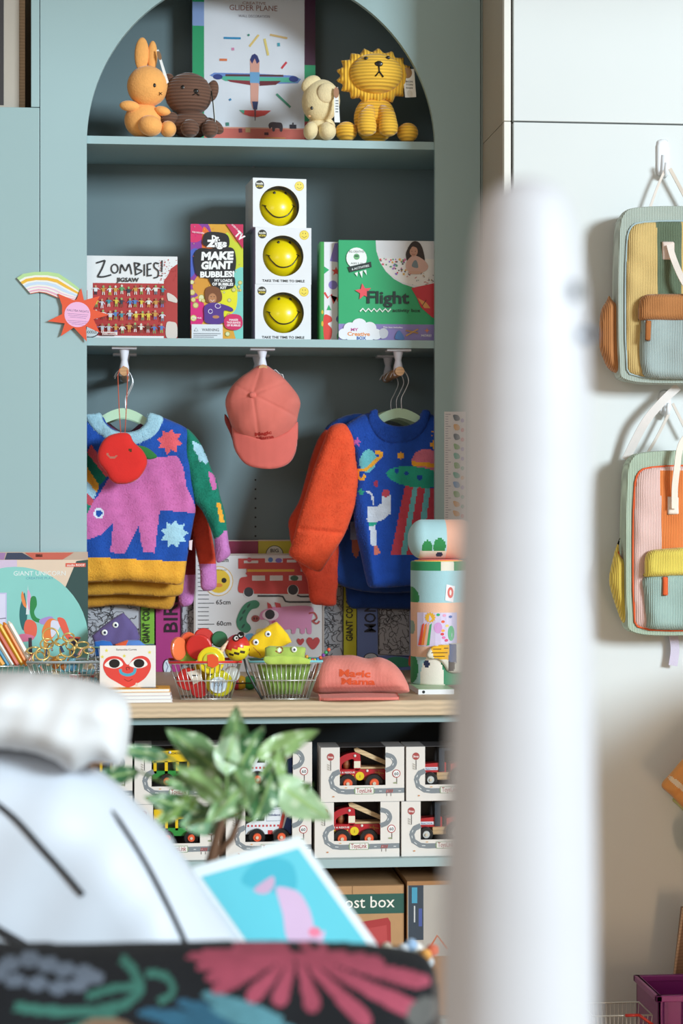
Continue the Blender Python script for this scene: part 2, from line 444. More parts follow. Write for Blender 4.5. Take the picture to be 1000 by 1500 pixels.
# ---- worktop and open shelving below
wxl = -1.5; wxr = P(724, 1040, YC).x
MB('cdb594').box(wxl, wxr, YC, YB+.02, ZC-.034, ZC-.0008, ).box(wxl, wxr, YC+.0015, YP-.001, ZC-.0008, ZC, 'b9b59a')
wt = MB('cfb696').box(wxl, wxr, YC, YB+.02, ZC-.034, ZC).build('worktop', PLY, bevel=.0015)
tag(wt, 'pale plywood worktop running under the baskets and caps', 'worktop')
for px_ in (382, 545, 555, 598, 612):
    pass
un = thing('shelving_unit', 'grey-green open shelving under the plywood worktop', 'shelving', (-.4, 4.6, 0))
MB('8ca5a8').box(wxl, wxr, 4.53, 4.55, ZC-.052, ZC-.034).build('rail', PAINT, un)
MB('a0b5b6').box(wxl, wxr, 4.6, 5.0, ZT-.02, ZT).build('shelf', PAINT, un, bevel=.001)
MB('a0b5b6').box(wxl, wxr, 4.6, 5.0, .10, .12).build('shelf', PAINT, un, bevel=.001)
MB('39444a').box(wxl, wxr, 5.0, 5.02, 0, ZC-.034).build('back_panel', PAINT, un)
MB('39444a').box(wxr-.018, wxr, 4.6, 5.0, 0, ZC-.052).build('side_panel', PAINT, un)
# ============================================================ PLUSH TOYS
def pl(parent, fr, mt, name, cx, cy, rx, ry, rd, dy=0, col='ffffff', rot=0, tilt=0, seg=24, rings=14, fn=None):
    return MB(col).ell(fr(cx, cy, dy*fr.s), rx*fr.s, rd*fr.s, ry*fr.s, rot=(math.radians(tilt), math.radians(rot), 0), seg=seg, rings=rings, fn=fn).build(name, mt, parent, smooth=True)
def small(parent, fr, name, col, cx, cy, rx, ry, dy):
    return MB(col).ell(fr(cx, cy, dy*fr.s), rx*fr.s, 1.2*fr.s, ry*fr.s, seg=12, rings=8).build(name, PLAST, parent, smooth=True)
def strokep(parent, fr, name, col, pts, w, dy):
    return MB(col).tube([fr(p[0], p[1], (p[2] if len(p) > 2 else dy)*fr.s) for p in pts], w*fr.s, seg=6).build(name, MATTE, parent, smooth=True)
# rabbit
f = Fr(215, 199.5, 5.148, ZS1); c = 'f8b062'
t = thing('plush_rabbit', 'orange fluffy rabbit soft toy with long ears on the top shelf', 'soft toy', f(215, 199.5))
pl(t, f, TERRY, 'body', 210, 173, 28, 26, 23, 0, c)
pl(t, f, TERRY, 'head', 216, 124, 30, 30, 25, -6, c)
for cx, cy, rx, ry, dy in ((207.5, 77, 10.5, 25, -4), (223, 79, 7.5, 23, -1)):
    pl(t, f, TERRY, 'ear', cx, cy, rx, ry, 6, dy, c, rot=2)
pl(t, f, TERRY, 'arm', 190, 155, 15, 8, 9, -14, c, rot=5)
pl(t, f, TERRY, 'arm', 238, 161, 12, 7, 9, -12, c, rot=15)
pl(t, f, TERRY, 'leg', 220, 184, 18, 15, 17, -20, c, rot=12)
pl(t, f, TERRY, 'leg', 246, 187.5, 12, 12, 17, -14, c)
small(t, f, 'eye', '17120e', 226, 127, 2.2, 3, -29.5)
for p in (((233, 136), (237, 140)), ((237, 136), (233, 140))): strokep(t, f, 'mouth', '3a2414', p, .5, -25)
for dx in (0,):
    mb = MB('eef0f0'); mb.prism([f(229, 72, -.02), f(232, 71, -.02), f(247, 119, -.024), f(243, 122, -.024)], (0, -.0006, 0)); mb.build('tag', PAPER, t)
    MB('8c6a4c').prism([f(*q, -.0215) for q in [(p[0], p[1]) for p in soval(233, 80, 3, 7, -.3, 12)]], (0, -.0008, 0)).build('brown_seal', PAPER, t)
# bear
f = Fr(285, 200.5, 5.155, ZS1); c = '6b4a3a'
t = thing('plush_bear', 'dark brown corduroy bear soft toy beside the orange rabbit', 'soft toy', f(285, 199.5))
pl(t, f, CORDZ, 'body', 279, 178, 29, 21.5, 22, 0, c)
pl(t, f, CORDZ, 'head', 276, 135, 34.5, 31.5, 27, -6, c, fn=lambda v: Vector((v.x*(1+.12*(v.z < 0)*abs(v.z)/.06*.3), v.y, v.z)))
pl(t, f, CORDZ, 'ear', 311, 127, 9, 16, 6, 4, c, rot=12)
pl(t, f, CORDZ, 'ear', 248, 113, 8, 10, 6, 0, c, rot=-20)
pl(t, f, CORDZ, 'arm', 248, 172, 13, 9, 9, -12, c, rot=-20)
pl(t, f, CORDZ, 'arm', 312, 181, 17, 9.5, 9, -10, c, rot=32)
pl(t, f, CORDZ, 'leg', 277.5, 187.5, 13.5, 13, 16, -22, c)
pl(t, f, CORDZ, 'leg', 306.5, 187.5, 12, 13, 16, -20, c)
small(t, f, 'eye', '0d0b0b', 267, 130, 3, 3.4, -31); small(t, f, 'eye', '0d0b0b', 300, 131, 1.8, 3.2, -22)
small(t, f, 'nose', '0d0b0b', 286, 135, 4, 3.2, -32)
strokep(t, f, 'mouth', '0d0b0b', [(281, 141), (286, 138), (291, 141)], .8, -32)
strokep(t, f, 'tag_cord', '23261f', [(309, 131, -14), (311, 150, -22), (313.5, 179, -24)], .9, -20)
MB('dfe2e0').prism([f(311, 148, -.032), f(313, 148, -.032), f(315, 178, -.04), f(312.5, 178, -.04)], (0, -.0006, 0)).build('tag', PAPER, t)
# dog
f = Fr(468, 206.5, 5.155, ZS1); c = 'ecd8a8'
t = thing('plush_dog', 'small cream dog soft toy with drooping ears, head bowed left', 'soft toy', f(468, 206))
pl(t, f, TERRY, 'body', 470, 187, 22, 20, 20, 0, c)
pl(t, f, TERRY, 'head', 469, 148, 28, 32, 24, -8, c, rot=12)
pl(t, f, TERRY, 'ear', 455, 124, 16, 12, 8, -10, c, rot=-35)
pl(t, f, TERRY, 'ear', 475, 140, 13.5, 15, 6, -30, 'e8d4a8', rot=15)
pl(t, f, TERRY, 'leg', 453, 194, 10.5, 13, 15, -22, c, rot=15)
pl(t, f, TERRY, 'leg', 477, 194, 13, 13, 16, -22, c)
small(t, f, 'eye', '110f0d', 454, 162, 2, 2.6, -28)
small(t, f, 'nose', 'd8a070', 451, 173, 2.2, 1.6, -24)
MB('eef0ee').prism([f(485, 136, -.066), f(491, 133, -.066), f(494, 184, -.066), f(486, 184, -.066)], (0, -.0007, 0)).build('tag', PAPER, t)
MB('a8795a').prism([f(p[0], p[1], -.0675) for p in soval(488.5, 141, 4, 8, 0, 14)], (0, -.0008, 0)).build('brown_seal', PAPER, t)
a = Art(f, -.0667, h0=.0002); [a.rect(487.5, 152+k*4, 491.5, 153.5+k*4, '777a7c') for k in range(5)]; a.build(t, 'tag_print')
# lion
f = Fr(549, 207.5, 5.155, ZS1); c = 'f4bc3a'
t = thing('plush_lion', 'yellow corduroy lion soft toy with pointed mane, tag at its side', 'soft toy', f(549, 207.5))
pl(t, f, CORDZ, 'body', 549, 172, 31, 35.5, 23, 2, c)
out = []
nn = 17
for k in range(nn*6):
    a_ = 2*math.pi*k/(nn*6); w_ = abs(((k/6) % 1)-.5)*2
    out.append((548+(50+8*w_**1.3)*math.cos(a_), 111+(35.5+7*w_**1.3)*math.sin(a_)))
mb = MB(c); relief(mb, f, out, 1.6, dome(.020, 9), paint(c, []), dy=-.012, back=.8)
mb.build('mane', mat('mane_cord', .85, sheen=.3, bump='cord', bs=.8, scale=38, axis='X', var=.04), t, smooth=True)
pl(t, f, CORDZ, 'face', 549, 109, 39, 29.5, 24, -17, 'f6c040')
for q in ((532, 90.5), (564, 89)): small(t, f, 'eye', '15110b', q[0], q[1], 3.3, 2.5, -33.5)
small(t, f, 'nose', '110d0a', 550, 99.5, 6, 4.2, -40)
strokep(t, f, 'mouth', '110d0a', [(550, 103, -41.5), (550.5, 111, -41.5), (545, 117.5, -40)], 1.1, -42)
strokep(t, f, 'mouth', '110d0a', [(550.5, 111, -41.5), (556.5, 118.5, -40)], 1.1, -42)
for sx_ in (-1, 1):
    for dx, dy_ in ((9, 6), (13, 10), (9, 15), (14, 5)): small(t, f, 'freckle', '1b140c', 550+sx_*dx, 99.5+dy_, .9, .9, -38.2+dx*.12)
for x0, x1_ in ((530, 534.5), (569, 565)):
    MB(c).tube([f(x1_*.4+549*.6, 158, -.016), f(x1_, 172, -.036), f(x0+4*(1 if x0 < 549 else -1), 188, -.05), f(x0+4*(1 if x0 < 549 else -1), 196, -.055), f(x0+4*(1 if x0 < 549 else -1), 201, -.056)], [.014, .021, .0245, .0225, .012], seg=18).build('arm', CORDZ, t, smooth=True)
pl(t, f, CORDZ, 'leg', 506, 193, 16, 14.3, 20, -10, c); pl(t, f, CORDZ, 'leg', 595.5, 193, 15.5, 14.3, 20, -10, c)
MB('f0efe9').prism([f(587, 103, -.03), f(604, 101, -.03), f(607, 142, -.03), f(591, 143, -.03)], (0, -.0007, 0)).build('tag', PAPER, t)
a = Art(f, -.0307, h0=.0002)
a.oval(594, 107, 7, 8, 'a27a4c')
for i, s_ in enumerate(('BON', 'TON', 'toys')): a.text(s_, 597, 121+i*4.4, 2.6, 10, '44443c', .02)
a.blob([(595, 141), (594, 135), (597, 132), (601, 135), (601, 141)], 'dcd9cf')
a.build(t, 'tag_print')
# ============================================================ BOXED GOODS
def carton(name, label, cat, x0, y0, x1, y1, Y, depth, col, z=None, group=None, side=None, m=None, rz=0, cx=None):
    cx = (x0+x1)/2 if cx is None else cx
    f = Fr(cx, y1, Y, z); t = thing(name, label, cat, f(cx, y1), group)
    a, b = f(x0, y1), f(x1, y0)
    mb = MB(col); mb.box(a.x, b.x, Y, Y+depth, a.z, b.z)
    if side: mb.c = [lin(col)]*2+[lin(col), lin(side), lin(side), lin(side)]
    mb.build('box', m or PAPER, t, bevel=.0008)
    return t, f, Art(f, 0, clip=(x0, y0, x1, y1))
def squig(n, x0, y0, x1, y1, ln, r=random):
    out = []
    for _ in range(n):
        x, y = r.uniform(x0, x1), r.uniform(y0, y1); an = r.uniform(0, 6.28); pts = [(x, y)]
        for k in range(5):
            an += r.uniform(-1.2, 1.2); x += math.cos(an)*ln; y += math.sin(an)*ln
            x = min(max(x, x0), x1); y = min(max(y, y0), y1); pts.append((x, y))
        out.append(pts)
    return out
# glider plane box
t, f, A = carton('glider_plane_box', 'large white boxed plane wall decoration with green side strips, behind the soft toys', 'box', 282, -38, 462, 224, 5.34, .05, 'e3e6ee', ZS1)
A.rect(282, -38, 299, 224, '27a06a'); A.rect(282, 3, 299, 38, '8aa4d6'); A.rect(282, -38, 299, -5, '1d6a50')
A.rect(446, -38, 462, 92, '4b2440'); A.rect(446, 92, 462, 175, '2f9c6b'); A.rect(446, 175, 462, 224, 'a83b3f')
A.rect(299, 186, 446, 224, 'd96f62'); A.rect(299, 185, 446, 187, 'e9a590')
A.text('CREATIVE', 372, 5, 4, 34, '9a6a5a', 0)
A.text('GLIDER PLANE', 371, 14, 8, 70, '8a4c3e', .0); A.text('WALL DECORATION', 372, 24, 3.8, 46, '5d5568', 0)
A.poly([(307, 110), (314, 106), (372, 106), (372, 112), (318, 115)], '6f8fd0')
A.poly([(372, 106), (430, 108), (441, 113), (436, 119), (372, 122)], '6f8fd0')
A.poly([(330, 108), (415, 107), (415, 110), (330, 111)], '5a2f38'); A.poly([(316, 111), (438, 111), (432, 118), (330, 118)], '54b79a')
A.poly([(332, 116), (372, 117), (372, 124), (337, 119)], '8a2f3a'); A.poly([(380, 117), (412, 116), (404, 122), (380, 124)], '6b2430')
A.oval(319, 112, 7, 4, '2c3f86'); A.oval(430, 113, 7, 4.5, '2c3f86')
A.poly([(366, 86), (369, 79), (373, 77), (377, 80), (380, 88), (378, 150), (375, 158), (370, 158), (367, 148)], 'dba08f')
A.poly([(366, 86), (369, 79), (373, 77), (377, 80), (380, 88), (376, 92), (373, 84), (369, 92)], '28336f')
A.rect(366, 104, 380, 120, '6fa4cf'); A.poly([(369, 147), (378, 147), (376.5, 159), (371, 159)], '27345f')
A.poly([(350, 160), (397, 160), (388, 167), (376, 170), (366, 169), (356, 166)], 'd84a47'); A.poly([(350, 160), (358, 160), (357, 166)], '48b08f')
A.poly([(372, 158), (375, 158), (374, 175), (373, 175)], '6b4a52')
for x, y, l, an, cc, w_ in ((340, 55, 25, 0, '2c8ec0', 3), (372, 58, 22, -.9, 'e8c87a', 3), (341, 71, 4, 1.5, 'd98ab0', 4), (327, 87, 11, 0, 'e07a4c', 3.4), (408, 51, 26, .18, 'ddb97c', 3), (390, 67, 25, 1.35, 'e6cf7c', 3.4), (416, 93, 12, -.9, 'd3404a', 3), (415, 145, 28, .75, '4a9c80', 3.2), (408, 63, 5, 1.5, '4aa6b8', 4), (364, 50, 3, 1, '3a8c78', 3), (337, 145, 3, 1, '3f86b4', 3.4), (403, 200, 30, 0, 'e0a050', 1.2), (352, 190, 6, 1.5, '7a3048', 5), (333, 181, 5, 1.5, '4a8c7c', 5), (363, 189, 7, 0, 'd8b080', 7), (390, 194, 6, 0, '5a2430', 4)):
    c_, s_ = math.cos(an)*l/2, math.sin(an)*l/2; A.line([(x-c_, y-s_), (x+c_, y+s_)], w_, cc)
A.blob([(393, 181), (397, 177), (405, 177), (412, 178), (414, 184), (413, 190), (410, 190), (409, 186), (403, 186), (402, 190), (399, 190), (398, 184), (395, 187)], '4a3f48')
A.rect(424, 180, 434, 186, '2f2c38'); A.rect(428, 177, 430, 180, '2f2c38')
A.build(t)
# zombies jigsaw
t, f, A = carton('jigsaw_box', 'white and red jigsaw box covered in tiny cartoon figures at the shelf left end', 'box', 112, 374, 260, 495.5, 5.15, .05, 'e6e8ea', ZS2, side='a33a3c')
def brush(A, strokes, w, col):
    for s_ in strokes: A.line(s_, w, col, sm=len(s_) > 2)
A.poly([(260, 385), (250, 392), (246, 402), (240, 410), (240, 495), (260, 495)], 'b3403f')
A.rect(112, 425, 128, 495, 'c23a3d'); A.rect(136, 414, 243, 491, 'b3393a')
for k in range(60): 
    x, y = random.uniform(232, 259), random.uniform(378, 415); A.oval(x, y, random.uniform(.3, 1.1), random.uniform(.3, 1.1), 'b3403f', n=6)
A.blob([(245, 428), (252, 430), (259, 436), (259, 442), (250, 440), (246, 438)], 'd8cfc8'); A.blob([(244, 472), (252, 470), (259, 474), (259, 493), (244, 493)], 'd6cdc6')
brush(A, [[(141, 385), (154, 381)], [(154, 381), (150, 392), (143, 405)], [(143, 405), (152, 405), (163, 402)]], 2.4, '33363a')
A.line(soval(168, 393, 5, 6.4, 0, 14)+[(173, 393)], 2, '33363a')
brush(A, [[(176, 400), (178, 387), (184, 396), (189, 386), (193, 401)], [(197, 384), (199, 402)], [(196, 384), (205, 386), (199, 392), (208, 396), (198, 402)], [(205.5+6, 386), (211.5, 403)], [(216, 386), (216, 403)], [(215, 386), (222, 384.5)], [(216, 394), (221, 393)], [(215, 403), (222.5, 402)]], 2.1, '33363a')
A.line([(233, 385), (227, 384), (226, 390), (232, 396), (231, 404), (225, 406)], 2.1, '33363a', sm=True); A.line([(237.5, 380), (237, 397)], 2, '33363a'); A.oval(237, 402.5, 1.2, 1.2, '33363a')
A.text('JIGSAW', 187, 412, 6, 33, '33363a', .03)
fc = ['d9c24a', '5aa06a', 'dfe2e6', 'cfd6e0', '4f7fbf', '6a4a3a', '3f8f9f', 'e0e0d8', 'c8964a', '2f3f4f', '7fae58', 'b9c4cc']
for r_ in range(4):
    for k in range(11):
        x = 141+k*9.6+random.uniform(-1.5, 1.5); y = 424+r_*18.5+random.uniform(-1.5, 1.5); cc = random.choice(fc)
        A.oval(x, y-4.6, 1.7, 1.9, random.choice(['c59a78', '8fae70', '9a6b4c', 'd9d2c4']), n=8)
        w_ = random.uniform(1.8, 3); A.poly([(x-w_, y-2.6), (x+w_, y-2.6), (x+w_*.8, y+3), (x-w_*.8, y+3)], cc)
        A.line([(x-w_, y-2), (x-w_-2.4, y+random.uniform(-2, 2))], 1, cc); A.line([(x+w_, y-2), (x+w_+2.4, y+random.uniform(-2, 2))], 1, cc)
        c2 = random.choice(fc); A.line([(x-1, y+3), (x-1.4, y+7.5)], 1.2, c2); A.line([(x+1, y+3), (x+1.5, y+7.5)], 1.2, c2)
A.rect(150, 486, 172, 490.5, 'e2ddd8'); A.text('ZOMBIES', 160, 490, 2.6, 19, 'a5282c', .02)
A.oval(132, 486, 13, 9, '2b3034'); A.oval(132, 485.5, 12, 8, 'cfd9dc'); A.text('DOODLES', 134, 488.5, 4, 16, '2b3034', .02)
A.build(t)
# bubbles kit
t, f, A = carton('bubble_kit_box', 'tall multicoloured giant bubbles kit box with a child photo', 'box', 279, 326, 356, 496, 5.17, .055, 'd8b03c', ZS2, side='5a2b7c')
A.rect(279, 326, 356, 496, 'e0a53a')
A.blob([(270, 326), (300, 322), (310, 345), (300, 380), (300, 420), (270, 430)], '8a3f9a'); A.blob([(275, 330), (290, 326), (300, 340), (290, 352), (275, 350)], 'd6336a')
A.blob([(276, 370), (288, 362), (292, 380), (284, 400), (276, 402)], '4a63c0'); A.blob([(298, 330), (312, 350), (304, 372), (296, 366)], 'e8732c')
A.blob([(330, 340), (345, 352), (360, 360), (360, 430), (335, 440), (325, 410)], 'cfd83a'); A.blob([(335, 405), (362, 395), (362, 500), (348, 500), (338, 460)], '7fcfc4')
A.blob([(320, 425), (345, 415), (345, 450), (325, 460)], 'e6e12a'); A.blob([(276, 440), (296, 438), (300, 462), (290, 478), (276, 478)], 'd4267a')
A.blob([(300, 392), (318, 405), (312, 440), (292, 432), (282, 415)], 'd99a3a')
for k in range(34):
    x, y = random.uniform(281, 354), random.uniform(400, 490); r_ = random.uniform(1.5, 5); A.oval(x, y, r_, r_, random.choice(['b8a24a', 'c8c060', '9fae58']), n=12); A.oval(x, y, r_*.75, r_*.75, random.choice(['d9cf8a', 'c9bc6c', 'dfe0b0']), n=12)
for k in range(60): A.oval(random.uniform(281, 354), random.uniform(328, 420), .8, .5, random.choice(['f0d040', '5fc0c0', 'c0309a', 'f07030']), random.uniform(0, 3), n=6)
A.poly([(331, 326), (356, 326), (356, 362)], 'c8325c'); A.text('AS SEEN ON', 343, 331, 2.4, 12, 'f3e6ea', .02, .75); A.text('TV', 348, 346, 9, 14, 'f6eef0', .06, .75)
A.blob([(284, 372), (292, 362), (310, 362), (338, 360), (345, 372), (344, 394), (334, 402), (310, 406), (290, 402), (285, 390)], '232327')
A.blob([(308, 402), (340, 400), (342, 418), (318, 422), (308, 412)], '232327')
A.blob([(297, 348), (304, 338), (330, 340), (336, 352), (330, 362), (300, 358)], '232327')
A.text('Dr.', 316, 350, 7, 12, 'f4f4f4', .07); A.text("Zigs", 317, 359, 9, 30, 'f4f4f4', .08)
A.text('WORLD FAMOUS BUBBLES!', 290, 340, 2.2, 18, 'f4e8ef', .02, .1)
A.text('MAKE', 318, 378, 11, 47, 'f4f4f4', .06, -.03, .1); A.text('GIANT', 317, 391.5, 10.5, 46, 'f4f4f4', .06, -.03, .1); A.text('BUBBLES!', 318, 403.5, 8, 50, 'f4f4f4', .05, -.03, .05)
A.text('MY LOADS', 327, 410.5, 4, 26, 'f4f4f4', .04); A.text('OF BUBBLES', 326, 416, 4, 31, 'f4f4f4', .04); A.text('KIT', 327, 421, 3.6, 9, 'f4f4f4', .04)
A.blob([(300, 430), (302, 420), (310, 417), (320, 420), (325, 430), (322, 440), (304, 441)], '7a4a2c'); A.oval(311, 435, 6, 7.5, 'b88058')
A.line([(308, 437), (311, 439.5), (314, 437)], .8, 'e8dcd0'); A.oval(309, 432.5, .8, .6, '3a2216'); A.oval(313.5, 432.5, .8, .6, '3a2216')
A.blob([(300, 446), (312, 441), (328, 444), (340, 449), (340, 454), (328, 453), (326, 471), (302, 471), (299, 458)], '54348a')
A.line(soval(308, 454, 3, 3), .8, 'e6e0ea'); A.line(soval(319, 446, 4, 3.4), .8, 'e6e0ea'); A.oval(316, 462, 5, 2.4, 'b88058')
A.rect(280.5, 473, 326, 495, 'dfe4ea'); A.text('WARNING', 308, 483, 4, 25, '3a3f44', .01); A.line([(284, 483), (287, 478), (290, 483), (284, 483)], .7, '3a3f44')
for k in range(3): A.rect(283, 486+k*2.6, 323-k*5, 487.2+k*2.6, '8a9096')
A.blob([(328, 466), (336, 458), (352, 460), (355, 474), (346, 481), (331, 478)], 'd12f66')
for i, s_ in enumerate(('MAKES', 'THOUSANDS', 'OF BUBBLES')): A.text(s_, 342, 467.5+i*4, 2.8, (13, 20, 20)[i], 'f6e6ec', .03)
A.text('AND MORE', 289, 465, 2.2, 12, 'f4e0ea', .02)
A.build(t)
# smiley lamp boxes
def smile_box(x0, y0, x1, y1, Y, z, label, cxy, r, rz, txt=True):
    cx = (x0+x1)/2; f = Fr(cx, y1, Y, z); t = thing('smiley_lamp_box', label, 'box', f(cx, y1), 'boxed round smiley lamps')
    a, b = f(x0, y1), f(x1, y0); w_ = b.x-a.x; ccx, ccy = cxy; rr = r
    # front board with a round window
    mb = MB('e8eaee'); n = 48; ring = []; outr = []
    for k in range(n):
        a_ = 2*math.pi*(k+.5)/n; c_, s_ = math.cos(a_), math.sin(a_)
        ring.append((ccx+rr*c_, ccy+rr*s_))
        tt = min((x1-ccx)/c_ if c_ > 0 else (x0-ccx)/c_ if c_ < 0 else 1e9, (y1-ccy)/s_ if s_ > 0 else (y0-ccy)/s_)
        outr.append((ccx+c_*tt, ccy+s_*tt))
    vs = [f(*p) for p in ring]+[f(*p) for p in outr]; fs = [(k, (k+1) % n, n+(k+1) % n, n+k) for k in range(n)]
    for k in range(n):
        (xa, ya), (xb, yb) = outr[k], outr[(k+1) % n]
        if abs(xa-xb) > .01 and abs(ya-yb) > .01:
            vs.append(f(x1 if max(xa, xb) > ccx else x0, y1 if max(ya, yb) > ccy else y0)); fs.append((n+k, n+(k+1) % n, len(vs)-1))
    mb.add(vs, fs); mb.add([f(*p) for p in ring]+[f(p[0], p[1], .004) for p in ring], [(k, k+n, (k+1) % n+n, (k+1) % n) for k in range(n)], 'd8c020')
    D_ = w_*.98; y_ = Y
    mb.add([(a.x, y_, a.z), (a.x, y_+D_, a.z), (a.x, y_+D_, b.z), (a.x, y_, b.z), (b.x, y_, a.z), (b.x, y_+D_, a.z), (b.x, y_+D_, b.z), (b.x, y_, b.z)],
           [(0, 3, 2, 1), (4, 5, 6, 7), (3, 7, 6, 2), (0, 1, 5, 4), (1, 2, 6, 5)], 'e8eaee')
    mb.build('box', PAPER, t)
    MB('f4dc10').ell(f(ccx, ccy+1, rr*1.1*f.s+.0), rr*1.06*f.s, rr*1.0*f.s, rr*1.04*f.s, seg=32, rings=20).build('lamp', PLAST, t, smooth=True)
    R_ = rr*1.0*f.s; yc = rr*1.1*f.s
    def on(px, py, lift=.0006):
        u = (px-ccx)*f.s/(rr*1.06*f.s); v = (py-ccy-1)*f.s/(rr*1.04*f.s); k = max(0, 1-u*u-v*v); return f(px, py, yc-R_*math.sqrt(k)-lift)
    arc = [(ccx+off[0], ccy+off[1]) for off in [(-.70*rr+.0, -.06*rr), (-.55*rr, .2*rr), (-.25*rr, .47*rr), (.1*rr, .53*rr), (.45*rr, .40*rr), (.68*rr, .12*rr), (.78*rr, -.1*rr)]]
    MB('1c1710').tube([on(p[0], p[1]) for p in smooth(arc, 5, False)], [.0011+.0006*math.sin(math.pi*i/30) for i in range(31)], seg=8).build('mouth', PLAST, t, smooth=True)
    for q in (arc[0], arc[-1]): MB('1c1710').tube([on(q[0]-2.5, q[1]-1), on(q[0]+2.5, q[1]+1)], .0012, seg=6).build('dimple', PLAST, t, smooth=True)
    for ex in (-.18, .38): MB('1c1710').ell(on(ccx+ex*rr, ccy-.70*rr, 0), .0035, .0022, .0048, seg=10, rings=8).build('eye', PLAST, t, smooth=True)
    A = Art(f, 0, h0=.0002)
    A.oval(x0+10, y0+10, 6.5, 6.5, '33322c'); A.text('bundle', x0+10, y0+9.6, 3, 10, 'e8e6da', .04); A.text('of light', x0+10, y0+13.5, 3, 10, 'd8c23a', .04)
    A.oval(x1-10.5, y0+10.5, 7, 7, 'd9b528'); A.oval(x1-10.5, y0+10.5, 6.3, 6.3, 'f2dc58'); A.line([(x1-14, y0+12), (x1-10.5, y0+14.5), (x1-7, y0+12)], .7, '8a6a14'); A.oval(x1-12.5, y0+8, .6, 1, '8a6a14'); A.oval(x1-8.5, y0+8, .6, 1, '8a6a14')
    if txt: A.text('TAKE THE TIME TO SMILE', (x0+x1)/2, y1-3.2, 3.4, (x1-x0)*.76, '2b2b2b', .03)
    A.build(t, 'printed_front'); turn(t, rz); return f(cx, y0).z
Ys = 5.165
z1 = smile_box(373.5, 414.5, 455.5, 497, Ys, ZS2, 'white box with smiling yellow ball lamp, bottom one of the three stacked', (415, 456, ), 30, 1)
z2 = smile_box(374, 331.5, 456, 414.5, Ys, z1+.0003, 'white box with smiling yellow ball lamp, middle one of the three stacked', (414.5, 373), 30, 2)
z3 = smile_box(370, 259.5, 449, 331.5, Ys+.003, z2+.0003, 'white box with smiling yellow ball lamp, top one of the three stacked', (409, 300), 29.5, 5, False)
# activity boxes
t, f, A = carton('craft_activity_box', 'white craft box with green spine and coloured shapes, left of the flight box', 'box', 468, 352, 498, 497, 5.16, .07, 'e8e8ee', ZS2, side='3f9a48')
A.rect(468, 352, 474.5, 497, '3fa04e'); A.rect(468, 352, 470, 497, '2f8440')
A.poly([(490, 354), (498, 353), (498, 382), (483, 380)], '8a7cc8'); A.poly([(474.5, 388), (482, 393), (474.5, 399)], '2fae6a')
A.star(492, 395, 7, 3, 5, 'e2463f'); A.oval(487.5, 415, 6.5, 6.5, '8a7cc8'); A.line([(475, 426), (480, 434), (485, 429), (489, 442), (493, 434), (498, 446)], 3, 'e2463f')
A.poly([(478, 452), (485, 452), (481.5, 444)], '2fae6a'); A.blob([(474, 461), (484, 461), (486, 468), (480, 472), (486, 480), (484, 494), (475, 496)], 'e2463f'); A.oval(498, 465, 6, 6, '6f62b0'); A.oval(498, 490, 5, 7, '2fae6a')
A.oval(472, 455, 1.5, 3, 'd9c040'); A.oval(472, 472, 1.5, 4, 'd9c040')
A.build(t)
t, f, A = carton('flight_activity_box', 'green flight activity box with a girl drawing, at the right end of shelf', 'box', 496, 350.5, 655, 497, 5.135, .055, '2faa70', ZS2, side='1f8a58')
A.rect(496, 473, 655, 497, '8f83c0'); A.poly([(550, 350.6), (551, 366), (556, 382), (565, 396), (577, 407), (590, 414), (606, 419), (622, 420), (640, 415), (655, 408), (655, 350.6)], 'dfe0e4')
A.poly([(554, 376), (558, 385), (567, 397), (588, 411), (618, 418), (637, 413), (655, 406), (655, 377)], 'ece9e6')
for k in range(60):
    x, y = random.uniform(556, 594), random.uniform(377, 400)
    if y < 378+(x-552)*.9: A.star(x, y, random.uniform(1, 2.6), random.uniform(.6, 1.4), 5, random.choice(['d83a44', '4a9a6a', '8a6ac0', 'e0a83a', 'd06aa0', '4a4a50']))
A.blob([(594, 372), (598, 360), (604, 352), (612, 352), (618, 360), (622, 378), (618, 386), (600, 386)], '2e2220'); A.blob([(596, 380), (606, 372), (620, 378), (627, 388), (620, 396), (600, 396), (594, 390)], 'd8b0a4')
A.oval(605.5, 366, 6, 7.5, 'c89884'); A.blob([(598, 360), (604, 354), (613, 358), (612, 361), (604, 359), (600, 364)], '2e2220'); A.line([(599, 360), (597, 376)], 3, '2e2220'); A.line([(613, 360), (618, 376)], 3, '2e2220')
A.oval(603, 366, .7, .5, '3a201a'); A.oval(608, 366, .7, .5, '3a201a'); A.line([(603, 370), (606, 371), (608, 370)], .6, '9a4a44'); A.blob([(603, 388), (606, 380), (610, 380), (612, 390)], '7a8a92'); A.oval(608, 397, 11, 2.5, 'd6aa96')
for k in range(22): x, y = random.uniform(596, 636), random.uniform(398, 415); A.line([(x, y), (x+random.uniform(-4, 4), y+random.uniform(-3, 3))], .9, random.choice(['3a3a40', 'b0803a', 'c0504a', '5a8a7a']))
A.poly([(602, 420), (655, 408), (655, 474), (632, 462), (616, 448), (610, 434)], 'cf3542'); A.poly([(611, 434), (624, 441), (630, 449), (621, 449)], 'e6a05a'); A.line([(618, 446), (624, 437)], 1, '1f1a1a')
A.star(532, 426, 12.5, 5.5, 5, 'e8525c', -.15)
A.text('Flight', 568, 442.5, 17.5, 62, '17302c', .025); A.text('activity box', 595, 455, 5, 41, '17302c', .01)
zz = [(527+k*4.1, 455 if k % 2 == 0 else 450.5) for k in range(12)]; A.line(zz, 2, 'eef4f0')
A.oval(522, 377, 15, 15.5, 'eef2f0'); A.text('BIG CREATIVES', 522, 369, 3, 22, '2a3a38', .01); A.oval(522, 375, 4.5, 4.5, '6fae7a'); A.rect(519, 373, 525, 375, '2a5a40'); A.text('AGES 5-10', 522, 386, 2.6, 17, '2a3a38', .01)
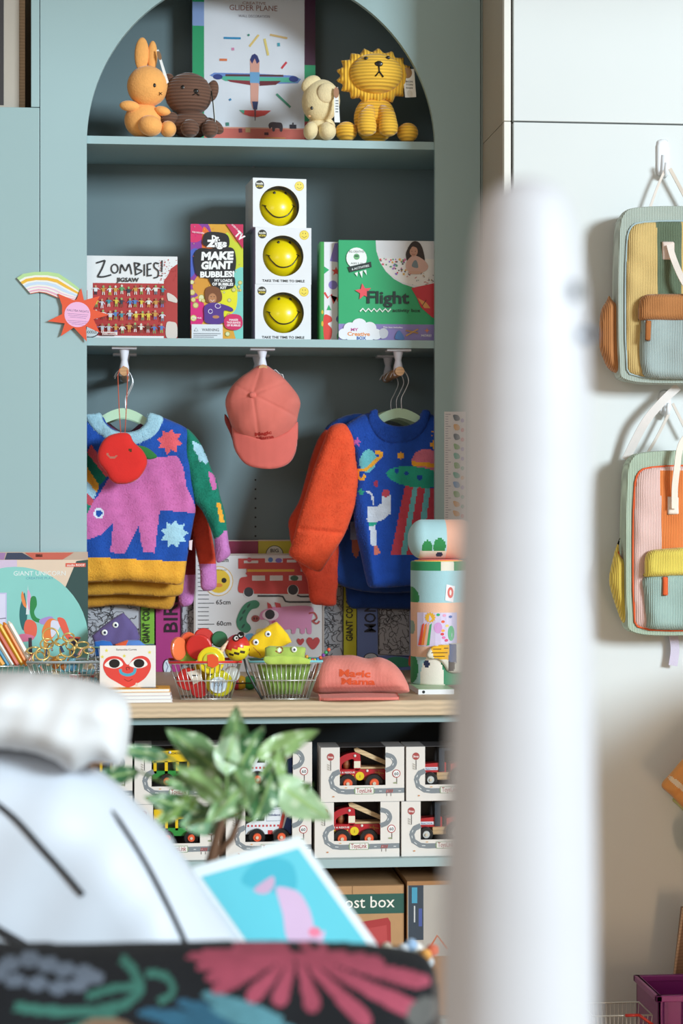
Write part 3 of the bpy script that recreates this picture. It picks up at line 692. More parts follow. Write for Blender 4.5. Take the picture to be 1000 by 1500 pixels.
A.poly([(509, 390), (543, 382), (544, 390), (512, 398)], '22302f'); A.text('6 ACTIVITIES', 528, 392, 3, 26, 'dfe6e4', .02, -.23)
A.poly([(519, 399), (524, 397), (523, 404)], 'e8efec'); A.poly([(526, 397), (531, 395), (530, 406)], 'e8efec'); A.poly([(532, 395), (536, 394), (537, 402)], 'e8efec')
for x, y, r_ in ((504, 488, 9), (513, 480, 10), (526, 475, 11), (541, 479, 10), (550, 488, 9), (527, 490, 20)): A.oval(x, y, r_, r_*.9, 'e9ecf2')
A.text('MY', 519, 483.5, 4, 11, 'c04a94', .04); A.text('Creative', 525, 490.5, 5.5, 33, 'e28a3c', .03); A.text('BOX', 529, 496, 4.4, 14, '2a62a8', .05)
A.text('This box includes:', 575, 479, 2.6, 29, 'eceaf6', .02); A.blob([(555, 483), (562, 479), (568, 484), (566, 492), (558, 494)], 'c8ccd6'); A.blob([(578, 494), (584, 482), (592, 495)], '4a78b4'); A.line([(594, 482), (612, 486)], 2, 'b0844c'); A.line([(594, 490), (612, 480)], 2, 'c79a5a'); A.text('MORE!', 624, 491, 3.2, 15, 'eceaf6', .02); A.star(625, 482, 4, 1.4, 4, 'e08a5a')
A.build(t)
# ============================================================ SHOOTING STAR SIGN
f = Fr(100, 450, YP-.006)
t = thing('wall_sign', 'cardboard shooting star sign with rainbow tail and round pink notice', 'sign', f(90, 450))
def rb(o_, i_):
    up = [(25, 408), (34, 402), (50, 399), (70, 398.5), (86, 401), (100, 410), (112, 419), (119, 425)]
    lo = [(45, 431), (50, 430), (58, 428.5), (68, 430), (78, 434), (88, 438), (98, 439), (109, 440)]
    U = [(a[0]+(b[0]-a[0])*o_, a[1]+(b[1]-a[1])*o_) for a, b in zip(up, lo)]; V = [(a[0]+(b[0]-a[0])*i_, a[1]+(b[1]-a[1])*i_) for a, b in zip(up, lo)]
    return U+V[::-1]
MB('f1efe6').prism([f(p[0], p[1], -.001) for p in rb(0, 1)], (0, .003, 0)).build('rainbow_tail', PAPER, t)
A = Art(f, -.001)
for o_, i_, cc in ((0, .16, 'b9dc9a'), (.26, .40, 'f0b93c'), (.48, .62, 'c9dcf2'), (.70, .76, 'ecc6dc'), (.84, .92, 'e9aec4'), (.97, 1, 'e0503c')): A.poly(rb(o_, i_), cc)
A.build(t, 'rainbow_print')
pts = [(70, 471), (93, 461), (92, 449), (85, 430), (104, 440), (111, 441), (119, 422), (122, 441), (144, 434), (136, 453), (159, 460), (137, 467), (144, 485), (130, 478), (128, 498), (109, 480), (89, 492), (97, 475)]
pts = [(70, 471), (91, 460.5), (91, 448), (85, 430.5), (108, 440), (112, 439), (119, 422), (123, 440), (146, 433.5), (136, 453), (160, 461), (137, 467.5), (146, 487), (126, 478), (127, 500), (108, 480), (89, 493), (95, 474)]
MB('e85a38').prism([f(p[0], p[1], -.006) for p in pts], (0, .004, 0)).build('sunburst', PAPER, t)
A = Art(f, -.006); A.oval(113.5, 461, 19, 18.5, 'f0b8dc', n=30)
A.text('HALLYBA NIGHTS', 114, 457, 3, 32, '4a3a68', .0, .08)
for k, w_ in enumerate((30, 28, 24, 0, 30, 26, 18)):
    if w_: A.line([(114-w_/2, 459.5+k*2.5), (114+w_/2, 461.5+k*2.5)], .5, '8a6aa0')
A.build(t, 'pink_notice')
# growth chart on the face panel
f = Fr(665, 690, YP-.004)
t = thing('height_chart', 'narrow paper height chart with animals on the cabinet frame right side', 'chart', f(665, 800))
a, b = f(650.5, 830), f(682, 603); MB('e6e6ea').box(a.x, b.x, f.c.y-.001, f.c.y+.003, a.z, b.z).build('board', PAPER, t)
A = Art(f, -.001); 
for k in range(64): A.line([(652, 607+k*3.5), (660 if k % 5 == 0 else 656, 607+k*3.5)], .5, '6a6a8a')
for k in range(16):
    y = 612+k*14; A.blob([(664+random.uniform(-1, 1), y-4), (671, y-3+random.uniform(-1, 1)), (673, y+3), (666, y+4)], random.choice(['d9727a', '5aae9a', '6a9ad0', 'e0a85a', 'c08ac0', '7fae6a', '4a5a6a']))
    A.oval(677, y+4, 2.5, 3, random.choice(['5aae9a', 'd9727a', '9a8ad0', 'e0a85a']))
A.build(t)
# ============================================================ HANGING RAILS, SWEATERS, CAPS
def rail(px, y0, y1, label):
    f = Fr(px, y0, 5.16); zt = ZS2-.02
    t = thing('hanging_rail', label, 'rail', (f.c.x, 5.16, zt), 'clothes rails under the lower shelf')
    x = f.c.x; zr_ = f(px, y1).z
    for yy in (5.16, 5.37):
        MB('e4e6f2').box(x-.031, x+.031, yy-.02, yy+.02, zt-.006, zt-.0003).lathe((x, yy, 0), [(.013, zt-.006), (.008, zr_+.03), (.012, zr_+.012), (.012, zr_-.01)], 'z', 16).build('bracket', PLAST, t, smooth=False, bevel=.001)
    MB('c99a6c').tube([(x, 5.125, zr_), (x, 5.41, zr_)], .0115, seg=20).build('dowel', WOOD, t)
    return x, zr_
r1 = rail(182, 509, 545, 'white bracketed wooden rail above the elephant sweater')
r2 = rail(384, 509, 542, 'white bracketed wooden rail holding the pink cap')
r3 = rail(583, 509, 545, 'white bracketed wooden rail above the blue space sweater')
def hanger(fr, cx, ytop, dy, label, grp, w=46, hook=True):
    t = thing('clothes_hanger', label, 'hanger', fr(cx, ytop+62, dy), grp)
    pts = [fr(cx+w*math.sin(u)*1.0, ytop+62+22*(abs(u)/1.3)**2-0, dy) for u in [(-1.3+2.6*i/24) for i in range(25)]]
    mb = MB('bfe0c0'); up = [fr(cx+w*u, ytop+52+24*abs(u)**1.8, dy) for u in [-1+i/12 for i in range(25)]]; lo = [fr(cx+w*u, ytop+66+20*abs(u)**1.5, dy) for u in [-1+i/12 for i in range(25)]]
    mb.prism(up+lo[::-1], (0, .006, 0)); mb.build('shoulder_bar', PLAST, t, bevel=.001)
    h = [(cx+4, ytop+54), (cx+3.5, ytop+38), (cx+9, ytop+26), (cx+14, ytop+12), (cx+9, ytop-1), (cx, ytop-6), (cx-9, ytop), (cx-13, ytop+7)]
    MB('d8dade').tube([fr(p[0], p[1], dy) for p in smooth(h, 6, False)], .0013, seg=6).build('hook', METAL, t, smooth=True)
    return t
def knit(outl, base, shapes, fr, dy, th, label=None, parent=None, name='body', wr=None, fuzz=3000, step=1.9, rad=16):
    mb = MB(); relief(mb, fr, smooth(outl, 4), step, dome(th, rad, wr), paint(base, shapes), dy=dy, back=.7, fuzz=fuzz)
    return mb.build(name, KNIT, parent, smooth=True)
# ---- elephant sweater
f = Fr(184, 545, 5.20); f.c.z = r1[1]+.0125+6*f.s*0; 
f = Fr(184, 545, 5.20)
BL, PK, GN, YE, CO, LB, CU, RD = '1b4fa8', 'd06fae', '148068', 'f2ae38', 'e4606a', 'a9d3e4', 'cf82c4', 'e04c33'
t = thing('knitted_sweater', 'fluffy blue child sweater with pink elephant, green sleeve and yellow hem', 'sweater', f(184, 700, 0), 'fluffy sweaters on hangers')
wr1 = lambda x, y: .004*np.sin(x*.05+y*.02)*np.clip((y-680)/120, 0, 1)+.0018*np.sin(x*.16-y*.05)
torso = [(150, 609), (158, 622), (172, 631), (190, 633), (205, 629), (214, 618), (219, 608), (232, 609), (256, 618), (277, 631), (284, 660), (286, 700), (287, 743), (284, 762), (279, 790), (274, 820), (270, 845), (263, 857), (230, 854), (180, 851), (131, 853), (100, 852), (88, 845), (86, 800), (84, 740), (86, 690), (90, 650), (94, 630), (112, 616), (134, 608)]
el = [(145, 725), (158, 703), (176, 690), (190, 678), (215, 671), (259, 668), (268, 684), (273, 713), (287, 743), (286, 753), (258, 752), (235, 747), (231, 780), (228, 810), (210, 808), (206, 790), (203, 770), (193, 790), (183, 811), (162, 809), (164, 785), (166, 766), (150, 782), (130, 790), (112, 780), (120, 755), (130, 740)]
sh = [(el, PK), ([(234, 747), (290, 752), (276, 822), (226, 812)], BL), (sstar(255, 782, 21, 14, 9, .1), LB), (sstar(248, 647, 19, 12.5, 8, .2), CO)]
tr = [((134, 652), (162, 690)), ((128, 664), (156, 700)), ((122, 676), (146, 712)), ((116, 690), (142, 722)), ((112, 706), (138, 732)), ((106, 722), (134, 742)), ((100, 736), (128, 752)), ((98, 752), (124, 762))]
for (a, b), (c_, d_), cc in zip(tr[:-1], tr[1:], (CO, GN, YE, LB, 'c8505e', GN, YE)): sh.append(([a, b, d_, c_], cc))
sh += [(soval(145, 752, 7.5, 8), 'dfe6f2'), (soval(145, 752, 5, 5), BL), ([(60, 812), (300, 824), (300, 900), (60, 900)], YE)]
knit(torso, BL, sh, f, 0, .030, parent=t, wr=wr1, fuzz=6000)
col_ = [(125, 609), (136, 607), (148, 606), (152, 618), (165, 630), (184, 634), (202, 630), (213, 620), (217, 606), (228, 607), (239, 613), (234, 630), (222, 643), (205, 651), (188, 653), (165, 648), (146, 638), (131, 624)]
knit(col_, LB, [], f, -.024, .010, parent=t, name='collar', fuzz=1500, step=1.6, rad=6)
slv = [(272, 628), (284, 636), (297, 655), (310, 687), (318, 705), (323, 727), (330, 752), (333, 775), (336, 798), (338, 812), (329, 821), (318, 824), (315, 806), (314, 790), (306, 768), (296, 748), (284, 734), (278, 712), (270, 680), (268, 650)]
shs = [([(281, 645), (290, 650), (297, 652), (299, 662), (307, 676), (301, 680), (296, 676), (292, 678), (289, 666), (284, 660)], LB), ([(305, 690), (314, 696), (318, 716), (312, 719), (307, 705)], PK), ([(317, 737), (323, 737), (329, 765), (322, 766)], YE), ([(296, 792), (314, 790), (322, 786), (328, 778), (345, 776), (345, 840), (296, 840)], CU)]
knit(slv, GN, shs, f, -.004, .026, parent=t, name='sleeve', wr=lambda x, y: .002*np.sin(x*.2+y*.1), fuzz=2500, step=1.7, rad=13)
MB('f0d8dc').prism([f(277, 792, -.012), f(282, 791, -.012), f(281, 806, -.012), f(277, 805, -.012)], (0, .001, 0)).build('care_label', PAPER, t)
hanger(f, 180, 546, -.004, 'mint green hanger inside the elephant sweater collar', 'mint hangers on the rails')
def back_sweater(fr, dy, hem, cuffs, body, label, basec, hemc, cut):
    t = thing('knitted_sweater', label, 'sweater', fr(184, 700, dy), 'fluffy sweaters on hangers')
    knit(body, basec, [(hem, hemc)], fr, dy, .016, parent=t, fuzz=2200, step=2.4)
    for o_, bc, s_ in cuffs: knit(o_, bc, s_, fr, dy-.002, .014, parent=t, name='sleeve', fuzz=1500, step=2.0, rad=11)
    return t
f2 = Fr(184, 545, 5.265)
back_sweater(f2, 0, [(60, 826), (320, 832), (320, 900), (60, 900)], [([(280, 660), (296, 690), (303, 740), (310, 780), (316, 815), (318, 850), (316, 862), (306, 866), (295, 862), (293, 835), (286, 800), (280, 770), (276, 720)], RD, [([(280, 826), (330, 826), (330, 880), (280, 880)], CU)])],
    [(150, 614), (184, 634), (215, 614), (250, 622), (270, 640), (278, 700), (279, 760), (276, 800), (270, 850), (264, 872), (230, 874), (180, 871), (131, 873), (96, 868), (92, 800), (90, 700), (96, 640), (120, 620)], 'yellow-hemmed fluffy sweater with red sleeve, second behind the elephant sweater', '6a3350', 'dba035', 0)
f3 = Fr(184, 545, 5.325)
back_sweater(f3, 0, [(60, 836), (320, 842), (320, 920), (60, 920)], [([(268, 700), (282, 730), (286, 780), (287, 830), (285, 870), (280, 886), (264, 886), (262, 850), (266, 800), (266, 740)], '8f2f3a', [([(240, 842), (330, 842), (330, 890), (240, 890)], CU)])],
    [(150, 616), (184, 636), (215, 616), (250, 624), (264, 650), (268, 700), (268, 760), (265, 800), (260, 850), (254, 888), (236, 893), (180, 886), (131, 890), (100, 886), (96, 800), (94, 700), (100, 640), (124, 622)], 'rearmost yellow-hemmed fluffy sweater with a dark red sleeve and pink cuff', '5a2c46', 'd1942f', 0)
hanger(f2, 181, 548, -.002, 'mint hanger in the second sweater of the left rail', 'mint hangers on the rails', 44)
# ---- blue space sweater
g = Fr(584, 545, 5.19)
SB = '1a4cae'; OR = 'e9532c'; TE = '2aa58c'; LT = '6fc3cc'; SR = 'c9485a'
t = thing('knitted_sweater', 'fluffy blue child sweater with flying saucer, planet and orange puffed sleeve', 'sweater', g(584, 700), 'fluffy sweaters on hangers')
tor = [(551, 604), (556, 616), (568, 624), (585, 627), (602, 624), (612, 616), (617, 604), (630, 606), (646, 614), (658, 628), (664, 670), (664, 750), (662, 820), (658, 850), (620, 856), (580, 860), (560, 861), (541, 860), (535, 845), (528, 812), (521, 780), (517, 744), (519, 705), (516, 668), (505, 645), (500, 630), (512, 618), (532, 607)]
ufo = soval(607, 699, 44, 15, .12, 24)
sh = [(sstar(521, 648, 7.5, 3, 5, .2), 'c060b0'), (soval(537, 676, 12, 17, .2), LT), (sline([(524, 700), (522, 690), (534, 688), (548, 676), (556, 668), (557, 664), (548, 663)], 4.5), YE), (sline([(524, 699), (529, 703), (533, 696)], 4), YE),
    (sstar(584, 668, 6, 4, 6), 'e8a83c'), (sstar(632, 652, 6, 4, 6), 'e8a83c'), (sline([(630, 640), (629, 634), (632, 632)], 1.6), 'e8a83c'),
    (soval(622, 676, 21, 18, .1), 'd87890'), ([(600, 676), (645, 680), (648, 690), (640, 686), (600, 682)], YE), (ufo, TE), (soval(579, 690, 3.5, 4), SB), (soval(593, 694, 3.2, 3.2), SB), (soval(612, 700, 4, 4), SB), (soval(636, 708, 4, 4), SB)]
bx0, bx1, by0, by1 = (591, 641), (570, 640), 711, 813
xs = [0, .23, .37, .58, .74, 1]
for k in range(5):
    sh.append(([(591+50*xs[k], by0+6*xs[k]), (591+50*xs[k+1], by0+6*xs[k+1]), (570+62*xs[k+1], by1), (570+62*xs[k], by1)], (SR, LT)[k % 2]))
sh += [(ufo, TE), (soval(579, 690, 3.5, 4), SB), (soval(593, 694, 3.2, 3.2), SB), (soval(612, 700, 4, 4), SB), (soval(636, 708, 4, 4), SB),
    ([(536, 742), (547, 743), (556, 738), (558, 725), (570, 725), (570, 752), (560, 761), (548, 765), (549, 798), (541, 800), (538, 766), (535, 760)], 'd3dcea'), (soval(563, 722, 5.5, 5), 'c0485a'), (soval(563, 725, 5.5, 3), 'c0485a'), ([(545, 799), (550, 799), (556, 810), (545, 813)], 'd87868'), ([(537, 766), (549, 764), (549, 769), (537, 771)], TE),
    (sline([(534, 720), (541, 723), (544, 732), (545, 740)], 3), 'd3dcea'), (sstar(527, 721, 6, 3, 5), TE), (soval(549, 709, 3, 5.5), 'a83858')]
wr2 = lambda x, y: .010*np.exp(-((x-534-(y-760)*.12)/7)**2)*np.clip((y-720)/80, 0, 1)+.002*np.sin(x*.12+y*.04)
knit(tor, SB, sh, g, 0, .030, parent=t, wr=wr2, fuzz=6000)
knit([(541, 603), (551, 601), (553, 611), (564, 621), (584, 625), (603, 621), (614, 612), (617, 601), (628, 604), (624, 624), (612, 640), (596, 649), (578, 652), (560, 648), (545, 636), (536, 618)], '1645a0', [], g, -.024, .010, parent=t, name='collar', fuzz=1500, step=1.6, rad=6)
wrs = lambda x, y: .003*np.sin(x*.12+y*.06)-.006*np.exp(-((y-777-(x-460)*.10)/3.5)**2)
knit([(505, 622), (517, 640), (520, 668), (524, 700), (520, 735), (513, 760), (503, 785), (490, 806), (478, 824), (467, 837), (445, 828), (424, 812), (428, 795), (435, 766), (441, 745), (448, 722), (461, 680), (474, 645), (480, 630), (490, 622)], OR, [], g, -.012, .036, parent=t, name='sleeve', wr=wrs, fuzz=3500, step=1.9, rad=22)
hanger(g, 584, 546, -.004, 'mint green hanger inside the blue space sweater collar', 'mint hangers on the rails')
g2 = Fr(584, 545, 5.262)
t = thing('knitted_sweater', 'dark blue and red-orange sweater directly behind the space sweater', 'sweater', g2(584, 700), 'fluffy sweaters on hangers')
knit([(530, 606), (545, 615), (584, 632), (622, 615), (650, 620), (660, 700), (658, 860), (600, 868), (530, 866), (486, 846), (488, 790), (492, 720), (486, 650), (476, 630), (490, 616), (510, 608)], '14408c', [(soval(520, 800, 6, 16), 'a8604a'), ([(512, 765), (522, 765), (522, 790), (512, 790)], '8a98b8')], g2, 0, .018, parent=t, fuzz=2500, step=2.4)
knit([(482, 630), (492, 660), (490, 720), (498, 790), (497, 836), (493, 870), (491, 886), (472, 886), (455, 881), (450, 850), (440, 830), (428, 800), (424, 778), (424, 760), (438, 735), (448, 700), (456, 670), (468, 640)], 'd8482c', [], g2, -.004, .020, parent=t, name='sleeve', fuzz=2500, step=2.0, rad=16)
g3 = Fr(584, 545, 5.325)
t = thing('knitted_sweater', 'rearmost dark blue sweater, its hem hanging lowest on the right rail', 'sweater', g3(584, 700), 'fluffy sweaters on hangers')
knit([(530, 612), (545, 620), (584, 636), (622, 620), (650, 624), (656, 700), (654, 890), (600, 893), (540, 891), (512, 889), (506, 860), (504, 790), (502, 720), (500, 650), (500, 630), (515, 614)], '12387c', [], g3, 0, .014, parent=t, fuzz=1500, step=2.6)
hanger(g2, 577, 548, -.002, 'mint hanger in the second sweater of the right rail', 'mint hangers on the rails', 44)
hanger(g3, 569, 550, -.001, 'rearmost mint hanger on the right rail', 'mint hangers on the rails', 42)
# ---- felt apple on a red cord
f = Fr(180, 545, 5.128); 
t = thing('felt_apple_pouch', 'red felt apple pouch with leaf hanging on a cord before the elephant sweater', 'pouch', f(180, 707))
ap = [(180, 634), (190, 637), (196, 648), (208, 659), (215, 672), (214, 684), (204, 700), (190, 708), (172, 709), (162, 703), (154, 690), (145, 678), (144, 662), (152, 645), (164, 637)]
mb = MB(); relief(mb, f, smooth(ap, 5), 1.6, dome(.013, 15), paint('dd2b26', [(soval(191, 660, 2.8, 2.2, .4), '5a3418'), (sline([(157, 665), (161, 670), (167, 671), (171, 668)], 3), 'b8705e')]), dy=-.028, back=.6); mb.build('apple', FELT, t, smooth=True)
mb = MB(); relief(mb, f, smooth([(199, 653), (213, 655), (224, 662), (230, 670), (216, 673), (204, 664)], 4), 1.4, dome(.003, 5), paint('2f7a3c', []), dy=-.02, back=.6); mb.build('leaf', FELT, t, smooth=True)
MB('3a2414').tube([f(197, 652, -.026), f(201, 658, -.03), f(206, 664, -.024)], .0012, seg=6).build('stalk', FELT, t)
cord = [(180, 546, -.001)]
MB('c85a3e').tube([f(177, 636, -.028), f(174.5, 600, -.02), f(172.5, 550, -.004), f(175, 541, -.002), f(181, 536.5, 0), f(186, 541, -.002), f(187, 550, -.004), f(185, 600, -.02), f(183, 636, -.028)], .0012, seg=6).build('cord', FELT, t, smooth=True)
# ---- hanging cap
def seamline(A, pts, w, col): A.line(pts, w, col, sm=True)
f = Fr(386, 690, 5.15)
t = thing('cap', 'salmon pink corduroy cap hanging from the middle rail, brim down', 'cap', f(386, 640))
cr = [(375, 537), (384, 534), (392, 536), (402, 543), (414, 552), (427, 566), (437, 580), (440, 592), (437, 606), (433, 622), (420, 638), (406, 648), (390, 653), (372, 651), (356, 643), (342, 630), (334, 610), (330, 588), (338, 568), (352, 553), (365, 544)]
def capw(x, y):
    r = np.hypot(x-368, y-580); a_ = np.arctan2(y-580, x-368); h = np.zeros_like(x)
    for k in (1.42, .45, -1.25, -2.6, 2.9, -.4): h -= .0022*np.exp(-((((a_-k+np.pi) % (2*np.pi))-np.pi)*np.maximum(r, 6)/2.2)**2)
    return h + .003*np.sin(x*.13+y*.09)+.005*np.exp(-((x-368)**2+(y-590)**2)/600)
mb = MB('e8776a'); lk = relief(mb, f, smooth(cr, 5), 1.3, dome(.062, 48, capw), paint('ea7a6c', []), dy=-.0, back=.35); crown = mb.build('crown', CORDF, t, smooth=True)
br = [(340, 618), (341, 650), (349, 669), (362, 682), (384, 687), (406, 686), (424, 677), (434, 657), (436, 618), (420, 632), (404, 640), (388, 643), (370, 640), (354, 632)]
mb = MB('e8776a'); relief(mb, f, smooth(br, 5), 1.5, lambda x, y, d: .004*np.clip(d/3, 0, 1)+.030*np.clip(1-((x-388)/50)**2, 0, 1), paint('e66f64', []), dy=-.004, back=-.75); mb.build('brim', CORDF, t, smooth=True)
MB('e8776a').ell(f(368, 581, -.061), .009, .006, .008, seg=16, rings=10).build('button', CORDF, t, smooth=True)
A = Art(f, 0, hf=lambda x, y: lk(x, y)+.0006); A.text('Magic', 384, 638, 4.5, 24, 'b02a22', .05, -.14); A.text('Mama', 387, 644, 4.5, 26, 'b02a22', .05, -.14); A.build(t, 'embroidered_text', FELT)
MB('e4e2e6').tube([f(396, 543, .02), f(404, 541, .015), f(412, 549, .012), f(417, 558, .012)], .0012, seg=6).tube([f(408, 547, .012), f(414, 548, .008), f(418, 560, .008)], .0012, seg=6).build('hanging_string', FELT, t, smooth=True)
mb = MB('b84a48'); relief(mb, f, smooth([(330, 606), (338, 618), (344, 640), (346, 660), (338, 636), (330, 618)], 4), 1.5, dome(.004, 4), paint('a8413f', []), dy=.02, back=.5); mb.build('back_strap', CORDF, t, smooth=True)
# ============================================================ ON THE WORKTOP
def YZ(ybase, px=400):      # depth plane where the worktop surface shows at this height in the view
    d = AX+RX*((px-500)/F); return (CZ-ZC)*F/(ybase-750)*d.y
def yb(px, Y):
    d = AX+RX*((px-500)/F); return 750+(CZ-ZC)*F/(Y/d.y)
# giant unicorn box
YU = 5.045
t, f, A = carton('unicorn_toy_box', 'teal boxed giant unicorn craft kit at the left end of the worktop', 'box', -70, 820, 129, yb(60, 5.045), YU, .035, 'e8cfb8', ZC, cx=60)
zt = f(0, 820).z
MB('e4c4ac').add([f(-70, 820), f(129, 820), f(129, 809, .045), f(-70, 809, .045)], [(0, 1, 2, 3)]).build('top_flap', PAPER, t)
B = Art(Fr(60, 820, YU), 0)
B.fr = lambda x, y, d, fr=f: fr(x, y, .045*(820-y)/11*0+(.04*(820-y)/10)-.001)
B.poly([(-70, 810), (8, 810), (6, 819.5), (-70, 819.5)], 'c08ac0'); B.poly([(10, 810), (32, 810), (50, 819.5), (7, 819.5)], '3d3a5a'); B.poly([(36, 810), (108, 810), (92, 819.5), (50, 819.5)], 'ee6a50'); B.rect(52, 812, 62, 816, '1d1418'); B.build(t, 'printed_top')
A.poly([(112, 822), (129, 820), (129, 925), (96, 860)], '35504e'); A.poly([(-70, 820), (25, 820), (25, 840), (-70, 840)], 'd8c4dc')
A.poly([(x, y) for x, y in soval(22, 940, 108, 110, 0, 48)], '8fd0c8')
A.rect(96, 825, 125.5, 830.5, 'e0604c'); A.text('studio ROOF', 111, 829.6, 3.4, 26, 'f4e8e0', .02)
A.text('GIANT UNICORN', 58, 843, 6.6, 76, 'eef2f0', .0); A.text('CREATIVE PLAY', 58, 848.5, 3.4, 40, '5a9ab0', 0)
A.rect(-70, 868, 10, 925, 'c9c4e6'); A.rect(-70, 870, 8, 923, 'e0dcf2'); A.line([(0, 906), (9, 905)], 1, '3a3a50')
A.blob([(29, 892), (33, 876), (36, 868), (38, 880), (40, 895), (38, 920), (33, 922), (29, 908)], '2f6a6c')
A.blob([(33, 866), (36, 876), (39, 890), (34, 886), (31, 874)], 'f08a4c'); A.poly([(38, 900), (41, 856), (43, 900)], 'dfe6ea'); A.blob([(41, 864), (45, 872), (46, 890), (42, 893), (40, 878)], 'e0a8cc')
A.blob([(45, 876), (52, 874), (54, 886), (50, 896), (53, 904), (60, 908), (58, 912), (48, 908), (44, 896)], '2f8a4c'); A.blob([(58, 908), (72, 903), (78, 906), (70, 914), (60, 914)], 'b090d0')
A.blob([(38, 909), (46, 908), (53, 914), (54, 926), (50, 934), (40, 932), (35, 922)], 'ee6a54'); A.blob([(20, 934), (34, 928), (50, 932), (46, 938), (28, 940)], 'e0789a')
A.blob([(62, 922), (68, 910), (76, 906), (86, 912), (84, 924), (76, 936), (66, 940), (62, 930)], 'f08440'); A.blob([(75, 910), (86, 911), (88, 918), (80, 930), (75, 932)], 'dfe0f0')
A.blob([(84, 906), (94, 907), (100, 920), (104, 932), (118, 934), (110, 942), (100, 938), (92, 926)], 'ee6450'); A.poly([(100, 934), (116, 936), (108, 948)], '2f2f4a'); A.line([(44, 934), (45, 960)], 5, '4a3a44'); A.line([(66, 940), (68, 960)], 5, 'd89a4c')
A.build(t); turn(t, 2)
# colouring poster boxes in the niche
YN = 5.165
def doodle(A, x0, y0, x1, y1, n, ln, col='3a3a40'):
    for pts in squig(n, x0, y0, x1, y1, ln): A.line(pts, .8, col, sm=True)
t, f, A = carton('colouring_poster_box', 'green-sided giant colouring poster box with grey doodle front behind the heart book', 'box', 108, 848, 226, yb(180, 5.362), 5.362, .03, '7cb23c', ZC)
A.rect(108, 848, 205, 985, 'b5b6be'); doodle(A, 110, 850, 203, 980, 140, 5); A.rect(205, 848, 206.5, 985, '26282a'); A.text('GIANT COLOURING', 219, 897, 9.5, 90, '1d2418', .02, -1.57); A.build(t)
t, f, A = carton('colouring_poster_box', 'magenta colouring poster box with large black BIRDS lettering', 'box', 228, 838, 292, yb(255, 5.362), 5.362, .03, 'a8357c', ZC)
A.rect(266, 840, 292, 985, 'a9a9b0'); doodle(A, 267, 842, 291, 982, 70, 4); A.rect(264.5, 838, 266.5, 985, '3a1830')
A.text('BIRDS', 260, 887, 20, 78, '221420', .01, -1.57); A.oval(245, 977, 6.5, 12, '26222c'); A.oval(245, 977, 5.6, 10.5, 'd2dae6'); A.line([(243, 970), (246, 976), (243, 984)], 1, '3a4a7a'); A.build(t)
t, f, A = carton('colouring_poster_box', 'yellow-sided giant colouring poster box right of the height chart pack', 'box', 440, 855, 522, yb(480, 5.362), 5.362, .03, 'd0cc2e', ZC)
A.rect(440, 857, 502, 962, 'a7a8ae'); doodle(A, 442, 859, 501, 960, 100, 4); A.rect(501.5, 857, 503, 962, '26282a'); A.text('GIANT COLOURING', 516, 893, 9.5, 92, '1d1d14', .02, -1.57); A.build(t)
t, f, A = carton('colouring_poster_box', 'blue colouring poster box with black MONSTERS lettering beside the pink cap', 'box', 523, 850, 622, yb(570, 5.362), 5.362, .03, '6f86c4', ZC)
A.rect(553, 880, 600, 960, 'b3b3b9'); doodle(A, 555, 882, 598, 958, 60, 4.5); 
A.line([(553, 880), (554, 958), (600, 962)], 1.2, '22242e', sm=False); A.text('MONSTERS', 550, 880, 17, 92, '22283c', .01, -1.57); A.oval(543, 964, 11, 8, '26282e'); A.oval(543, 964, 9.6, 7, 'd2dae6'); A.text('BIG', 543, 967, 4, 10, '33405a', 0)
A.blob([(566, 966), (580, 962), (598, 966), (600, 976), (570, 976)], '3f9a7c'); A.blob([(600, 960), (610, 966), (606, 976), (598, 974)], 'd8604c'); A.build(t)
for x0, x1, cc, lb in ((325, 378, 'a0345c', 'dark magenta box top showing above the height chart pack'), (378, 431, 'd0c034', 'yellow box top showing above the height chart pack')):
    t, f, A = carton('poster_box', lb, 'box', x0, 791, x1, yb(380, 5.396), 5.396, .022, cc, ZC)
    A.rect(x0, 791, x1, 792.5, 'e0c8c0')
    if x0 > 370: A.oval(402, 812, 13, 13, '26282a'); A.oval(402, 812, 12, 12, 'ddd8c4'); A.text('BIG', 402, 809, 5, 12, '2a2a2a', .02)
    A.build(t)
# height chart pack 60cm / 65cm
YH = 5.341
t, f, A = carton('height_chart_pack', 'white packaged height chart with red bus, pink pig and 60cm 65cm marks', 'chart', 285, 812, 474, yb(380, YH), YH, .016, 'd9d7d8', ZC)
a, b = f(284, yb(380, YH)), f(475, 811); MB('b8aea8').box(a.x, a.x+.005, YH-.003, YH+.017, a.z, b.z).box(b.x-.004, b.x, YH-.003, YH+.017, a.z, b.z).box(a.x, b.x, YH-.003, YH+.017, b.z-.004, b.z).build('edge_strip', PLAST, t)
for k in range(28):
    y = 816+k*6.12; L_ = 24 if k % 5 == 1 else 16; A.line([(290, y), (290+L_, y)], 1, '2d2d33')
A.text('65cm', 327, 885, 6.8, 21, '2d2d33', .008); A.text('60cm', 328, 916, 6.8, 21, '2d2d33', .008); A.text('70cm', 324, 823, 6.8, 21, '2d2d33', .008)
A.oval(320, 851, 21.5, 22, 'd8a83a'); A.oval(320, 851, 20.5, 21, 'e6e4e0'); A.oval(320, 851, 17, 17.5, 'e8c23a'); A.oval(328, 850, 3.8, 3.8, '1f1c18'); A.oval(312, 850, 3.8, 3.8, '1f1c18'); A.oval(320, 857, 6, 3, 'e08a3c'); A.text('MADE WITH WILLOW', 320, 836, 2.2, 24, '3a3a3a', 0)
R1 = 'c4413f'
